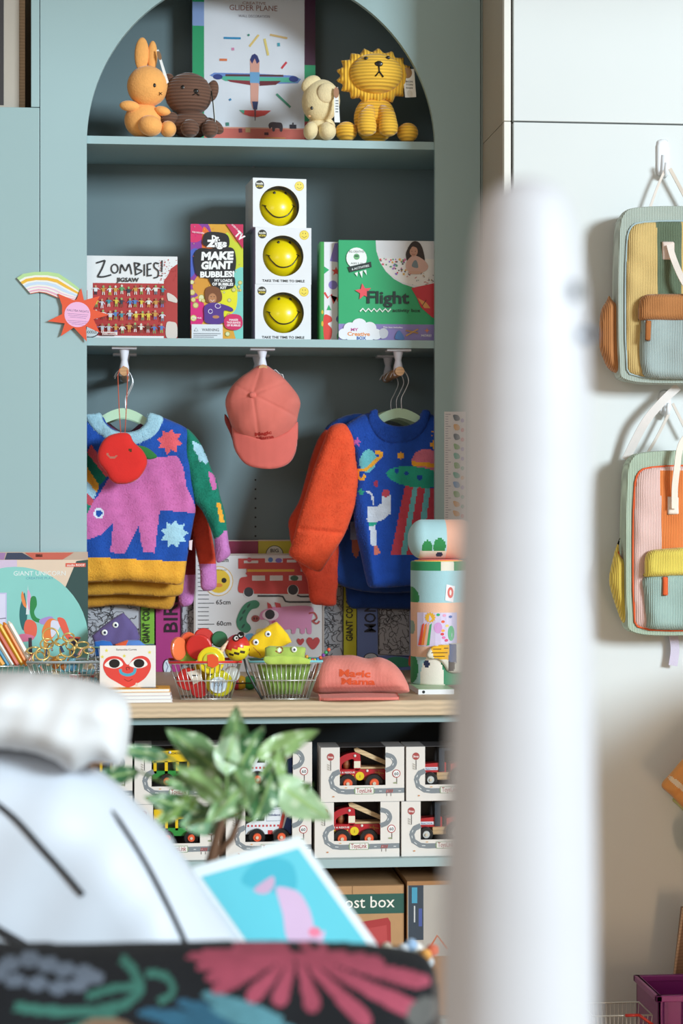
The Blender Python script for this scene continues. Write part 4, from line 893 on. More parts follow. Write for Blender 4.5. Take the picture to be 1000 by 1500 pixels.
A.rect(349, 818, 440, 833, R1); A.rect(357, 821, 378, 825, 'd9d4d4'); A.rect(388, 818, 414, 824, 'd9d4d4'); A.rect(420, 820, 434, 824, 'd9d4d4'); A.oval(365, 820, 3.4, 3.4, 'c84a60'); A.oval(396, 820, 3.6, 3.6, '4a7ac0'); A.oval(408, 821, 5, 3.4, '7a6ac0')
A.rect(361, 833, 440, 840, R1); A.rect(362, 834, 431, 837.5, 'e0b03c')
A.blob([(350, 852), (353, 846), (362, 844), (362, 838), (400, 838), (460, 840), (462, 868), (460, 870), (400, 870), (360, 869), (349, 866)], R1)
for x in (369, 395, 423): A.rect(x, 843, x+19, 850.5, 'd9d4d4')
A.oval(431, 847, 6, 4, '35604a'); A.oval(364, 868, 7.6, 7.6, 'e0e0e0'); A.oval(364, 867, 7, 7, '35383e'); A.oval(429, 865, 8.5, 8.5, 'e0e0e0'); A.oval(429, 864, 7.4, 7.4, '2b2d33')
A.line([(377, 873), (408, 873), (414, 874), (418, 881), (424, 882), (462, 882)], 2.6, '3a3d42'); A.line([(435, 872), (440, 874), (462, 874)], 2.4, '3a3d42')
A.blob([(346, 912), (348, 902), (354, 890), (362, 882), (374, 879), (380, 884), (377, 890), (368, 893), (362, 902), (361, 910), (366, 916), (367, 922), (360, 927), (350, 922)], '3c7f62')
for x, y in ((357, 896), (364, 887), (353, 906), (356, 917)): A.oval(x, y, 1.4, 4, '2a4a40', .6)
A.blob([(382, 897), (391, 892), (398, 889), (410, 889), (456, 889), (456, 910), (456, 928), (450, 928), (449, 921), (447, 921), (446, 928), (440, 928), (439, 921), (434, 921), (432, 928), (427, 928), (426, 922), (416, 922), (404, 914), (398, 918), (392, 908), (380, 907)], 'd78fb6')
A.oval(374, 906, 6, 5, '9a4a48'); A.oval(372, 906, 1.2, 2, '4a2020'); A.oval(376, 906, 1.2, 2, '4a2020'); A.poly([(391, 882), (396, 885), (399, 891), (392, 891)], 'c4464c'); A.poly([(402, 882), (410, 884), (412, 890), (404, 890)], 'c4464c')
A.oval(396, 901, 12, 8, 'ecd8e6'); A.oval(395, 900, 7.2, 7.2, '33353b'); A.oval(401, 912, 3.6, 2.8, 'c4567c'); A.line([(452, 899), (460, 898), (464, 906), (458, 910), (464, 914), (468, 910)], 2.4, 'b8504e', sm=True)
for cx, cy, r_ in ((440, 940, 5), (458.5, 942, 9)):
    A.blob([(cx, cy+r_*1.1), (cx-r_*1.05, cy-r_*.1), (cx-r_*.8, cy-r_*.85), (cx-r_*.2, cy-r_*.75), (cx, cy-r_*.4), (cx+r_*.2, cy-r_*.75), (cx+r_*.8, cy-r_*.85), (cx+r_*1.05, cy-r_*.1)], 'c0484c')
A.blob([(360, 930), (370, 928), (372, 936), (362, 938)], '6aa8d0'); A.blob([(376, 922), (392, 922), (392, 934), (378, 936)], 'ecd88a')
A.build(t)
# heart book and stack
YBk = YZ(1026, 190)
hz = ZC
for k in range(4):
    fk = Fr(200, 1029, YZ(1029.5, 200)); a = fk(148+k*.8, 0); b = fk(253-k*1.2, 0); th = 5*fk.s
    tt = thing('picture_book', ['thin white picture book lying at the bottom of the small stack', 'thin white picture book lying second from the bottom of the stack', 'thin white picture book lying third in the small stack', 'yellow-covered picture book lying on top of the small stack'][k], 'book', ((a.x+b.x)/2, fk.c.y+.04, hz), 'picture books stacked on the worktop')
    MB('f2efe9').box(a.x+.001, b.x-.002, fk.c.y+.001, fk.c.y+.082, hz+.0009, hz+th-.0009).build('pages', PAPER, tt)
    MB(['e8dcd8', 'dfe2ea', 'e4c8c0', 'f0b030'][k]).box(a.x, b.x, fk.c.y, fk.c.y+.083, hz, hz+.0009).box(a.x, b.x, fk.c.y, fk.c.y+.083, hz+th-.0009, hz+th).build('cover', PAPER, tt)
    if k == 3: MB('2a1c14').prism([(p[0]/100*.05+b.x-.045, fk.c.y+.03+p[1]/100*.03, hz+th+.0001) for p in soval(0, 0, 40, 40)], (0, 0, .0002)).build('printed_spot', PAPER, tt)
    hz += th+.0002
t, f, A = carton('picture_book', 'standing picture book with a red heart face with big eyes', 'book', 146, 946, 228, 1007, YZ(1029.5, 200)+.040, .008, 'eee6df', hz)
for x, y in ((156, 953), (219, 956), (182, 961), (150, 962)): A.star(x, y, 3, 1.3, 5, 'e8d85a')
A.text('Samantha Cornis', 185, 953, 2.8, 30, '4a3a3a', 0)
A.blob([(187, 1007), (172, 1000), (157, 990), (151, 976), (155, 965), (166, 961), (178, 964), (187, 974), (196, 964), (208, 961), (218, 966), (221, 978), (214, 992), (202, 1001)], 'e2463c')
for ex in (168, 204): A.blob([(ex-15, 974), (ex-6, 966), (ex+6, 966), (ex+12, 974), (ex+2, 979), (ex-8, 978)], 'f4efe8'); A.oval(ex-.5, 972, 8, 6.5, '1d1614')
A.line([(176, 980), (178, 986), (187, 989), (196, 986), (198, 979)], 4.2, '4aa8c0', sm=True); A.line([(186, 982), (185, 978), (189, 978), (189, 981)], 1, '6a2018', sm=True); A.line([(182, 995), (188, 998), (194, 995)], 1, '9a2a20', sm=True)
A.oval(200, 1003, 2, 2.6, 'e8d0c0'); A.build(t)
# ---- wire baskets
def basket(label, x0t, x1t, yt, x0b, x1b, yb_, Y, depth, rim, nw=14, handle=True):
    """tapered wire basket; front face outline given in view px, real depth behind it"""
    f = Fr((x0b+x1b)/2, yb_, Y, ZC); t = thing('wire_basket', label, 'basket', f((x0b+x1b)/2, yb_), 'small wire shopping baskets')
    r = .0009; lip = .010
    def ring(y, k=0):
        u = (y-yb_)/(yt-yb_); a = x0b+(x0t-x0b)*u; b = x1b+(x1t-x1b)*u; e = lip*u
        return [f(a, y, -e), f(b, y, -e), f(b, y, depth+e), f(a, y, depth+e)]
    mb = MB('d8d8d4'); mb2 = MB('d8d8d4')
    for u in (0, .5, .97): mb.tube(ring(yb_+(yt-yb_)*u-1), .0014, closed=True, seg=6)
    top = ring(yt); bot = ring(yb_-1)
    for i in range(4):
        n = nw if i % 2 == 0 else nw-4
        for k in range(n+1):
            w_ = k/n; a = top[i].lerp(top[(i+1) % 4], w_); b = bot[i].lerp(bot[(i+1) % 4], w_); mb2.tube([a, b], r, seg=5)
    for k in range(1, nw): w_ = k/nw; mb2.tube([bot[0].lerp(bot[1], w_), bot[3].lerp(bot[2], w_)], r, seg=5)
    mb.build('frame', METAL, t, smooth=True); mb2.build('mesh_wires', METAL, t, smooth=True, kind='stuff')
    tp = ring(yt-1.5); MB(rim).tube(tp, .0028, closed=True, seg=6).build('rim', PLAST, t, smooth=True)
    return t, f, bot[0].z
def disc(parent, c, r, th, col, name, tilt=(0, 0, 0), m=None):
    R = Euler([math.radians(a) for a in tilt]).to_matrix(); mb = MB(col); c = Vector(c)
    prof = [(r*.9, -th/2), (r, -th*.3), (r, th*.3), (r*.9, th/2)]; vs = []; n = 24
    for rr, h in prof:
        for j in range(n): a = 2*math.pi*j/n; vs.append(c+R @ Vector((rr*math.cos(a), h, rr*math.sin(a))))
    fs = [(i*n+j, i*n+(j+1) % n, (i+1)*n+(j+1) % n, (i+1)*n+j) for i in range(3) for j in range(n)]
    fs += [tuple(range(n)), tuple(range(4*n-1, 3*n-1, -1))]; mb.add(vs, fs); return mb.build(name, m or PLAST, parent, smooth=False, bevel=0)
YBK = YZ(1025, 300)
t, f, _ = basket('small wire basket with red rim full of wooden percussion toys', 248, 353, 972, 266, 338, 1026, YBK, .085, 'd8302c')
def toy(name, label, cat, c, grp=None): return thing(name, label, cat, c, grp)
G = 'wooden percussion toys in the red-rimmed basket'
cas = [((262, 952), 17, 'f07a48', (0, 0, 50), .02, 'orange round castanet at the left of the red-rimmed basket', .03), ((292, 950), 19, 'd8322e', (8, 0, -12), .022, 'large red round castanet in the red-rimmed basket', .02), ((277, 945), 16, 'e05a34', (0, 0, 35), .05, 'red-orange castanet leaning behind the large red one', .05), ((300, 938), 15, 'c8281f', (-20, 0, 10), .06, 'dark red castanet tilted at the back of the basket', .05), ((276, 962), 15, '8fb83a', (5, 0, 10), .04, 'green round castanet low in the red-rimmed basket', .03)]
for (px, py), r_, cc, tl, dy, lb, _d in cas:
    c = f(px, py, dy); q = toy('castanet', lb, 'toy', c, G); disc(q, c, r_*f.s, .008, cc, 'shell', tl); disc(q, c+Vector((0, .012, 0)), r_*f.s, .007, cc, 'shell', (tl[0]-8, tl[1], tl[2]))
# yellow ring castanet with red centre
c = f(309, 968, -.008); q = toy('ring_rattle', 'yellow wooden ring rattle with orange centre at the front of the basket', 'toy', c, G)
ring_ = [c+Vector((19*f.s*math.cos(a), 0, 17*f.s*math.sin(a))) for a in [2*math.pi*i/32 for i in range(32)]]
disc(q, c+Vector((0, .004, 0)), 20*f.s, .008, 'e8d020', 'ring', (6, 0, 0)); disc(q, c+Vector((0, -.0015, 0)), 12*f.s, .004, 'c8c83a', 'inner_disc', (6, 0, 0))
mb = MB('e2562c'); mb.prism([c+Vector(((x)*f.s, -.005, (y)*f.s)) for x, y in ((-6, 8), (2, 10), (10, 4), (11, -6), (3, -11), (-5, -8))], (0, .002, 0)); mb.build('centre', PLAST, q)
# ladybird shaker
c = f(348, 951, .02); q = toy('shaker_ball', 'round wooden shaker with red goggled top and yellow bottom', 'toy', c, G)
mb = MB(); R_ = 20*f.s
n0 = 0
mb.ell(c, R_*.95, R_*.95, R_, 'ecd92a', rot=(.1, .22, 0), seg=28, rings=16)
for i, fc in enumerate(mb.f):
    z = sum(mb.v[k][2] for k in fc)/len(fc); x = sum(mb.v[k][0] for k in fc)/len(fc); u = (z-c.z)/R_-.2*(x-c.x)/R_
    mb.c[i] = lin('cf2f26') if u > .02 else lin('3a2a1a') if abs(u+.36) < .06 else lin('ecd92a')
mb.build('ball', PLAST, q, smooth=True)
A = Art(f, -.006); A.hf = lambda x, y: math.sqrt(max(0, 1-((x-348)/21)**2-((y-951)/21)**2))*.0285-.026
for cx, cy in ((346, 936), (353, 932)): A.oval(cx, cy, 5.6, 4.6, '1d1614', -.5); A.oval(cx, cy, 3.2, 2.8, 'e8e4e0', -.5); A.oval(cx+.6, cy, 1.4, 1.4, '1d1614')
A.build(q, 'goggles')
c = f(323, 940, .055); q = toy('castanet', 'dark green castanet at the back of the red-rimmed basket', 'toy', c, G); disc(q, c, 12*f.s, .008, '2a6a44', 'shell', (-10, 0, 0)); disc(q, c+Vector((0, .011, 0)), 12*f.s, .007, '2a6a44', 'shell', (-16, 0, 0))
c = f(329, 947, .003); q = toy('wooden_pick', 'pale wooden stick handle poking up beside the goggled shaker', 'toy', c); MB('e6c6a8').tube([f(320, 962, .0), f(327, 950, .0), f(334, 940, .0)], [.006, .005, .001], seg=10).build('stick', WOOD, q, smooth=True)
for (px, py), r_, cc, lb, dy in (((276, 997), 17, 'cf2c2a', 'red wooden toy lying low behind the wires of the red-rimmed basket', .025), ((292, 1012), 13, 'b82424', 'small dark red wooden toy at the basket bottom', .03), ((322, 1003), 20, 'd8cf2c', 'yellow wooden frog-like toy behind the basket wires', .02), ((299, 985), 15, 'd9c420', 'yellow half shell toy in the middle of the red-rimmed basket', .045), ((340, 990), 12, 'dfe2e0', 'white toy packet with printed label behind the wires', .02)):
    c = f(px, py, dy); q = toy('wooden_toy', lb, 'toy', c, G); disc(q, c, r_*f.s, .014, cc, 'body', (12, 0, random.uniform(-15, 15)))
    if 'frog' in lb:
        A = Art(f, dy-.012); A.oval(px-2, py+2, 13, 12, 'd8dfe4'); A.oval(px-2, py+2, 10, 9, 'b8c8d8'); A.text('TOY', px-2, py+4, 5, 14, '4a5a6a', .02); A.oval(px-13, py-14, 2, 2, '1a1a1a'); A.build(q, 'paper_label')
    if 'lying low' in lb: A = Art(f, dy-.013); A.poly([(274, 986), (292, 982), (297, 998), (284, 1004)], 'e8dccb'); A.rect(281, 990, 290, 992, '4a4a4a'); A.build(q, 'paper_label')
# ---- second basket, felt monsters
YB2 = YZ(1025, 420)
t, f, _ = basket('small wire basket with pale blue rim holding felt creature pouches', 366, 471, 971, 385, 452, 1026, YB2, .072, '7cc4cc')
MB('4a4f50').tube([f(357, 965, -.012), f(362, 985, -.014), f(374, 1008, -.010), f(384, 1024, -.004)], .0028, seg=8).build('folded_handle', METAL, t, smooth=True)
def pouch(label, pts, col, dy, eyes, th=.012, extra=()):
    a = np.array([(p[0], p[1]) for p in pts]); q = thing('felt_pouch', label, 'pouch', f(a[:, 0].mean(), a[:, 1].max(), dy), 'felt creature pouches')
    mb = MB(); relief(mb, f, pts, 1.3, dome(th, 12, lambda x, y: .001*np.sin(x*.3+y*.1)), paint(col, list(extra)), dy=dy, back=.5); mb.build('pouch', FELT, q, smooth=True)
    for ex, ey, er in eyes:
        MB('eef0ee').ell(f(ex, ey, dy-th-.0005), er*f.s, .003, er*f.s, seg=16, rings=10).build('eye', PLAST, q, smooth=True)
        MB('1a2a4a').ell(f(ex+.4, ey, dy-th-.003), er*.45*f.s, .002, er*.45*f.s, seg=12, rings=8).build('pupil', PLAST, q, smooth=True)
    return q
pouch('yellow triangular felt pouch with two round eyes in the blue-rimmed basket', [(362, 946), (372, 934), (384, 926), (398, 917), (407, 913), (414, 920), (424, 932), (430, 944), (414, 952), (400, 962), (384, 968), (366, 964)], 'f0c418', .05, [(376, 943, 4.6), (394, 931, 4.6)], extra=[(sline([(372, 950), (380, 958), (384, 964)], 1), 'a8402a')])
pouch('bright green rolled felt crocodile pouch with one eye on top of the basket', [(388, 950), (394, 947), (420, 948), (442, 948), (448, 950), (446, 966), (430, 970), (388, 968)], 'a6bf58', .0, [(430, 952, 4.2)], extra=[(sline([(404, 950), (410, 948), (414, 953), (408, 957), (402, 953)], 1.4), '8a2a2a'), (soval(409, 953, 3, 3), 'e8e8e0')])
q = pouch('folded pale green felt pouch across the blue-rimmed basket', [(386, 962), (410, 960), (440, 962), (458, 968), (452, 974), (392, 974), (384, 970)], 'b4cc5c', -.010, [], th=.006)
q = thing('felt_pouch', 'large pleated green felt pouch filling the blue-rimmed basket', 'pouch', f(418, 1024, .04), 'felt creature pouches')
mb = MB(); relief(mb, f, [(378, 976), (458, 976), (455, 990), (448, 1008), (444, 1021), (394, 1021), (386, 1004)], 1.3, dome(.034, 14, lambda x, y: .0022*np.sin((x-418)*1.05*(1+(1024-y)*.001))), paint('839f4a', []), dy=.045, back=.5); mb.build('pouch', FELT, q, smooth=True)
q = thing('bead_bracelet', 'string of small coloured beads hanging over the basket rim near the cap', 'bracelet', f(462, 968, .02))
for k, cc in enumerate(('3a4a9a', '8a3a9a', 'e0a030', '2a9a5a', 'd83a3a', 'e0c030', '2a7ac0', 'd8502c', '7a3a9a', '3aa06a', 'e05a3a')):
    p = f(442+k*4, 955+13*math.sin(k*.35)**1+k*.3, .02-.001*k); MB(cc).ell(p, .0042, .0042, .0042, seg=12, rings=8).build('bead', PLAST, q, smooth=True)
# small toys between the baskets
for px, py, cc, lb in ((352, 985, 'd9a82a', 'small orange-yellow shaker behind the gap between the baskets'), (346, 1000, 'c83a4a', 'small red toy ball behind the gap between the baskets'), (366, 1003, '2a8a4a', 'small green toy ball behind the gap between the baskets')):
    ff = Fr(px, yb(px, 4.80), 4.80, ZC); c = ff(px, ff.cy); c.z += .017; q = toy('toy_ball', lb, 'toy', c); MB(cc).ell(c, .017, .017, .017, seg=20, rings=12).build('ball', PLAST, q, smooth=True)
    disc(q, c, .0175, .004, '3a2a1a', 'band', (90, 0, 0))
# ---- keyring basket at the left
YK = YZ(1008, 90)
t, f, _ = basket('wire basket of gold key rings before the unicorn box', 40, 150, 975, 52, 140, 1012, YK, .09, 'b8c4c8', nw=16)
t2 = thing('key_ring_heap', 'heap of gold key rings with coloured tags in the left wire basket', 'key rings', f(92, 976, .04))
kr = [(73, 937, 11.5, 0), (78, 958, 11, .3), (100, 938, 9, .9), (48, 958, 11, 1.2), (62, 962, 10, .5), (98, 957, 10.5, .2), (88, 945, 9, 1.0), (120, 950, 11, 1.2), (110, 962, 9, .6), (130, 958, 9, 1.1), (68, 948, 10, .8), (56, 968, 9, .2), (90, 968, 9, 1.3), (104, 950, 8, .1)]
for k, (x, y, r_, tl) in enumerate(kr):
    c = f(x, y, .01+.05*random.random()); n = 24; e1 = Vector((math.cos(tl*.5), math.sin(tl*.5), .0)); e2 = Vector((0, math.sin(tl), math.cos(tl)))
    q = thing('key_ring', 'gold split ring with a small coloured tag in the left wire basket', 'key ring', c, 'gold key rings in the left basket')
    MB('f0cc7c').tube([c+e1*(r_*f.s*math.cos(a))+e2*(r_*f.s*math.sin(a)) for a in [2*math.pi*i/n for i in range(n)]], .0022, closed=True, seg=8).build('ring', GOLD, q, smooth=True)
    cc = random.choice(['e8a08a', '7cb8c8', 'f0c060', 'd8707a', 'a8c8b0', '3a4a6a', 'e8c0c8'])
    p0 = c-e2*(r_*f.s); p1 = p0+Vector((random.uniform(-.012, .012), -.004, -.016)); MB(cc).tube([p0, p1], [.004, .006], seg=8, flat=.4).build('tag', PAPER, q)
bpy.data.objects.remove(t2)
G2 = 'enamel tags filling the left basket'
for k in range(26):
    c = f(random.uniform(56, 138), random.uniform(972, 1004), random.uniform(.006, .07)); cc = random.choice(['e8a040', '7cb8c8', 'f0c060', 'd8707a', 'e8d8b0', 'c87a3a', '5a9ac0'])
    q = MB(cc).ell(c, .012, .003, .008, rot=(0, random.uniform(0, 3), random.uniform(-.4, .4)), seg=14, rings=8).build('enamel_tag', PLAST, smooth=True); tag(q, 'small coloured enamel tag lying in the left wire basket', 'tag', G2)
# striped bookmarks in a tray at far left
YL = YZ(1008, 20)
f = Fr(20, 1008, YL, ZC); q0 = thing('wire_basket', 'shallow wire basket at the left frame edge holding striped pencils', 'basket', f(0, 1008), 'small wire shopping baskets')
a, b = f(-60, 1008), f(36, 976); MB('d8d8d4').tube([(a.x, YL, b.z), (b.x, YL, b.z), (b.x, YL+.09, b.z), (a.x, YL+.09, b.z)], .0016, closed=True, seg=6).tube([(a.x, YL, a.z+.001), (b.x-.01, YL, a.z+.001), (b.x-.01, YL+.09, a.z+.001), (a.x, YL+.09, a.z+.001)], .0016, closed=True, seg=6).build('frame', METAL, q0, smooth=True)
mb = MB('d8d8d4')
for k in range(13): u = k/12; mb.tube([(a.x+(b.x-a.x)*u, YL, b.z), (a.x+(b.x-.01-a.x)*u, YL, a.z)], .0009, seg=5)
mb.build('mesh_wires', METAL, q0, smooth=True, kind='stuff')
cols = ['f0e8d8', 'e8862c', 'f0c23a', 'c8502c', 'e0e4dc', '3a8ab0', 'f0a83a', '2f6a9a', 'e8c050', 'e07a2c']
for k in range(10):
    c0 = f(47-k*7.2, 975+1*(k % 2), .02+.004*(k % 3)); c1 = f(9-k*7.2+2, 911+k*1.5, .03+.004*(k % 3))
    q = MB(cols[k]).tube([c0, c0.lerp(c1, .93), c1], [.0062, .0062, .002], seg=6).build('striped_pencil', PLAST); tag(q, '%s stick leaning in the row at the left frame edge' % ['rightmost cream', 'first orange', 'strong yellow', 'rust red', 'off-white', 'bright blue', 'amber', 'dark blue', 'pale yellow', 'leftmost orange'][k], 'pencil', 'coloured sticks leaning in the left basket')
# purple triangular pouch behind in a teal basket
YT = 4.95
f = Fr(180, yb(180, YT), YT, ZC)
q0 = thing('wire_basket', 'wire basket with pale teal rim behind the heart book', 'basket', f(180, f.cy), 'small wire shopping baskets')
a, b = f(138, f.cy), f(226, 948); MB('8fd0d0').tube([(a.x, YT, b.z), (b.x, YT, b.z), (b.x, YT+.09, b.z), (a.x, YT+.09, b.z)], .0022, closed=True, seg=6).build('rim', PLAST, q0, smooth=True)
mb = MB('d8d8d4')
for k in range(15): u = k/14; mb.tube([(a.x+(b.x-a.x)*u, YT, b.z), (a.x+.012+(b.x-a.x-.024)*u, YT+.01, a.z)], .0009, seg=5)
for zz in (a.z+.001, (a.z+b.z)/2): mb.tube([(a.x+.01, YT, zz), (b.x-.01, YT, zz), (b.x-.01, YT+.09, zz), (a.x+.01, YT+.09, zz)], .001, closed=True, seg=5)
mb.build('mesh_wires', METAL, q0, smooth=True, kind='stuff')
pouch('purple triangular felt pouch with pale blue eyes behind the heart book', [(134, 932), (150, 918), (168, 905), (180, 898), (190, 908), (200, 920), (205, 935), (200, 948), (180, 954), (140, 952)], '66588c', .03, [(153, 927, 4.5), (169, 916, 4.5)], th=.012)
pouch('bright blue felt pouch folded low behind the heart book', [(138, 940), (150, 938), (162, 940), (168, 950), (160, 962), (138, 962)], '2c6cc0', .012, [], th=.008)
pouch('orange and blue felt pouch tip right behind the heart book', [(168, 944), (185, 938), (204, 938), (214, 946), (206, 956), (172, 958)], '5a88d0', .008, [], th=.007, extra=[([(168, 938), (188, 938), (178, 960), (166, 960)], 'e8603a')])
# ---- cap on the worktop
YC2 = YZ(1026, 525)
f = Fr(530, 1026, YC2, ZC); t = thing('cap', 'salmon pink Magic Mama cap lying on the worktop right of the baskets', 'cap', f(530, 1026))
cr = [(466, 1019), (461, 1003), (463, 986), (470, 973), (484, 965), (504, 964), (524, 964), (545, 969), (562, 967), (580, 974), (593, 986), (602, 1001), (607, 1014), (602, 1021), (560, 1021), (500, 1021)]
def cw(x, y): return .002*np.sin(x*.11+y*.07)+.004*np.exp(-((x-560)/8)**2)*np.clip((1010-y)/40, 0, 1)-.002*np.exp(-((y-1012+(x-530)*.01)/2.5)**2)
mb = MB('ea8577'); lk2 = relief(mb, f, smooth(cr, 5), 1.3, dome(.056, 22, cw), paint('f08c7e', []), dy=.09, back=.9); mb.build('crown', CORDF, t, smooth=True)
mb = MB('ea8577')
n = 24; vs = []
for k in range(n+1):
    u = -1+2*k/n; x = 526+58*u; fr_ = -.028*math.sqrt(max(0, 1-u*u*.98))
    for d_, zz in ((.035, 0), (fr_, 0), (fr_, .0065), (.035, .011)):
        p = f(x, 1026, d_); p.z = ZC+zz+.0005+.002*(1-u*u); vs.append(p)
fs = [(k*4+j, k*4+(j+1) % 4, (k+1)*4+(j+1) % 4, (k+1)*4+j) for k in range(n) for j in range(4)]+[(0, 1, 2, 3), (n*4+3, n*4+2, n*4+1, n*4)]
mb.add(vs, fs, 'ea8074'); mb.build('brim', CORDF, t, smooth=False, bevel=.002)
A = Art(f, .09, hf=lambda x, y: lk2(x, y)+.0008)
A.text('Magic', 522, 993, 10, 46, 'd9552c', .035, .04); A.text('Mama', 527, 1004.5, 9, 50, 'd9552c', .035, .03); A.build(t, 'embroidered_text', FELT)
# ---- rolled blankets
YR = YZ(1013, 635)
f = Fr(640, yb(640, 4.74), 4.74, ZC+.012)
t = thing('magnetic_card_pack', 'flat white card pack under the standing rolled blanket', 'pack', f(632, f.cy))
a, b = f(604, 0), f(655, 0); MB('e8eaec').box(a.x, b.x, 4.64, 4.80, ZC, ZC+.011).build('card_pack', PAPER, t); MB('a8c8a0').box(a.x+.001, b.x-.001, 4.64, 4.80, ZC+.011, ZC+.0118).build('green_cover', PAPER, t)
MB('1d2228').lathe((a.x+.012, 4.6402, ZC+.0055), [(.0035, 0), (.0035, -.0005)], 'y', 12).build('black_dot', PAPER, t)
def cyl_paint(mb, col_fn):
    for i, fc in enumerate(mb.f):
        p = [sum(mb.v[k][j] for k in fc)/len(fc) for j in range(3)]; mb.c[i] = lin(col_fn(*p))
f = Fr(640, 1013, 4.80); f.c.z = ZC+.012
R_ = 41*f.s; cx0 = f(642, 0).x; cy0 = 4.80; H_ = (1013-834)*f.s
t = thing('rolled_blanket', 'upright rolled baby blanket in pale blue, peach and green knit', 'blanket', (cx0, cy0, ZC+.012), 'rolled knitted blankets')
mb = MB(); NS, NH = 128, 120; vs = []; fs = []
for i in range(NH+1):
    zz = ZC+.012+H_*i/NH; rr = R_*(1 if 0 < i < NH else .96)
    for j in range(NS): a = 2*math.pi*j/NS; vs.append((cx0+rr*math.cos(a), cy0+rr*.92*math.sin(a), zz))
for i in range(NH):
    for j in range(NS): fs.append((i*NS+j, i*NS+(j+1) % NS, (i+1)*NS+(j+1) % NS, (i+1)*NS+j))
fs.append(tuple(range(NS*NH, NS*NH+NS)))
mb.add(vs, fs)
def bl(x, y, z):
    py = 1013-(z-ZC-.012)/f.s; an = math.atan2(y-cy0, x-cx0); px = 642+41*(x-cx0)/R_
    if y > cy0+.01: px = 642+ (642-px)*.3
    def el(cx, cy, rx, ry): return ((px-cx)/rx)**2+((py-cy)/ry)**2 < 1
    if py < 848: return 'e8e0d0' if 640 < px < 660 else '2c8a58'
    if py < 893: return '2f8a50' if el(598, 888, 12, 18) else 'a6cfd6'
    if py < 972: return '8fa898' if el(602, 930, 3, 10) else 'f0c0a4'
    if el(620, 982, 4, 5.5): return '26304e'
    if el(600, 990, 9, 22): return '2f8a55'
    if el(628, 1010, 17, 42) : return 'efe6d8'
    if el(655, 1012, 24, 40): return '2f8a60'
    return 'a8cfd2'
cyl_paint(mb, bl); mb.build('blanket', CANVAS, t, smooth=True)
MB('e8604c').lathe((cx0, cy0, ZC+.012+H_), [(R_*.72, 0), (R_*.72, .004)], 'z', 40).build('inner_roll', CANVAS, t)
MB('f0b84c').lathe((cx0, cy0, ZC+.012+H_), [(R_*.86, 0), (R_*.86, .002)], 'z', 40).build('inner_roll', CANVAS, t)
A = Art(f, 0, hf=lambda x, y: R_*.92*math.sqrt(max(0, 1-((x-642)/41.5)**2)))
A.clip = None
for s_ in range(1): 
    for k in range(7):
        A.poly([(608+k*8, 908), (616+k*8, 908), (616+k*8, 957), (608+k*8, 957)], 'd8cce8' if k < 6 else 'c8c0e0')
A.star(625, 915, 8, 6, 12, 'f0b83a')
for k, cc in enumerate(('e8503c', 'f08a3c', 'f0b8a0', '4aa86a')): A.poly([(614+k*3.4, 926), (617+k*3.4, 923), (614+k*3.6-1, 955), (610+k*3.6-1, 956)], cc)
A.oval(636, 930, 6, 8, 'd8a0d8'); A.oval(655, 938, 5, 11, '3fae72')
for x, y, cc in ((636, 911, '3fae72'), (645, 912, 'e8a0c0'), (643, 921, 'e8603c'), (649, 927, 'f0d060'), (654, 914, '2c5aa8'), (643, 934, 'f0b050'), (642, 939, 'd8404a'), (644, 944, 'e878b0'), (648, 948, 'd83a70')): A.oval(x, y, 2.6, 2, cc)
A.poly([(648, 867), (661, 870), (658, 893), (646, 890)], 'efe8ea'); A.oval(654, 879, 4.4, 8, 'd8402c'); A.oval(654, 879, 1.6, 4, 'f0e0d8'); A.build(t, 'printed_band')
t = thing('luggage_tag', 'yellow and blue striped soft clip hanging on the upright blanket', 'tag', f(640, 998, -R_))
mb = MB(); relief(mb, f, smooth([(619, 968), (626, 957), (640, 954), (668, 952), (674, 960), (672, 992), (652, 994), (644, 984), (636, 976), (622, 974)], 3), 1.3, dome(.006, 5), paint('e8e2d2', [([(624, 956), (652, 954), (650, 976), (630, 974)], 'f0b428'), (sline([(626, 961), (650, 959)], 1), '6a4a20'), (sline([(626, 966), (650, 965)], 1), '6a4a20'), (sline([(628, 971), (650, 970)], 1), '6a4a20'), ([(652, 953), (662, 953), (662, 980), (650, 978)], '5a6a90'), ([(650, 978), (660, 980), (658, 992), (650, 992)], '3a3430')]), dy=-R_*.95, back=.4); mb.build('clip', FELT, t, smooth=True)
# lying roll on top
H2 = ZC+.012+H_+.0045; f2 = Fr(640, 829, 4.80); f2.c.z = H2
r2 = 29*f2.s; t = thing('rolled_blanket', 'pale blue and peach rolled blanket lying on top of the upright roll', 'blanket', f2(640, 829), 'rolled knitted blankets')
mb = MB(); vs = []; fs = []; x0 = f2(597, 0).x; L_ = 100*f2.s; NH = 80; NS = 72
for i in range(NH+1):
    u = i/NH; e = min(u, 1-u)*L_; rr = r2*math.sqrt(1-max(0, 1-e/(r2*.75))**2)
    for j in range(NS): a = 2*math.pi*j/NS; vs.append((x0+L_*u, cy0+rr*math.sin(a)*1.0, H2+r2+rr*math.cos(a)))
for i in range(NH):
    for j in range(NS): fs.append((i*NS+j, i*NS+(j+1) % NS, (i+1)*NS+(j+1) % NS, (i+1)*NS+j))
mb.add(vs, fs)
def bl2(x, y, z):
    px = 597+(x-x0)/f2.s; py = 829-(z-H2)/f2.s
    def el(cx, cy, rx, ry): return ((px-cx)/rx)**2+((py-cy)/ry)**2 < 1
    if px > 651: return 'f0b49a'
    if el(641, 822, 5, 3.4): return '26304e'
    if el(622, 813, 8, 12) or el(640, 810, 9, 12): return '2f8a4c' if py < 817 else 'e2d8c6'
    if py > 816 and px > 612: return 'e2d8c6'
    return 'aed4da'
cyl_paint(mb, bl2); mb.build('blanket', CANVAS, t, smooth=True)
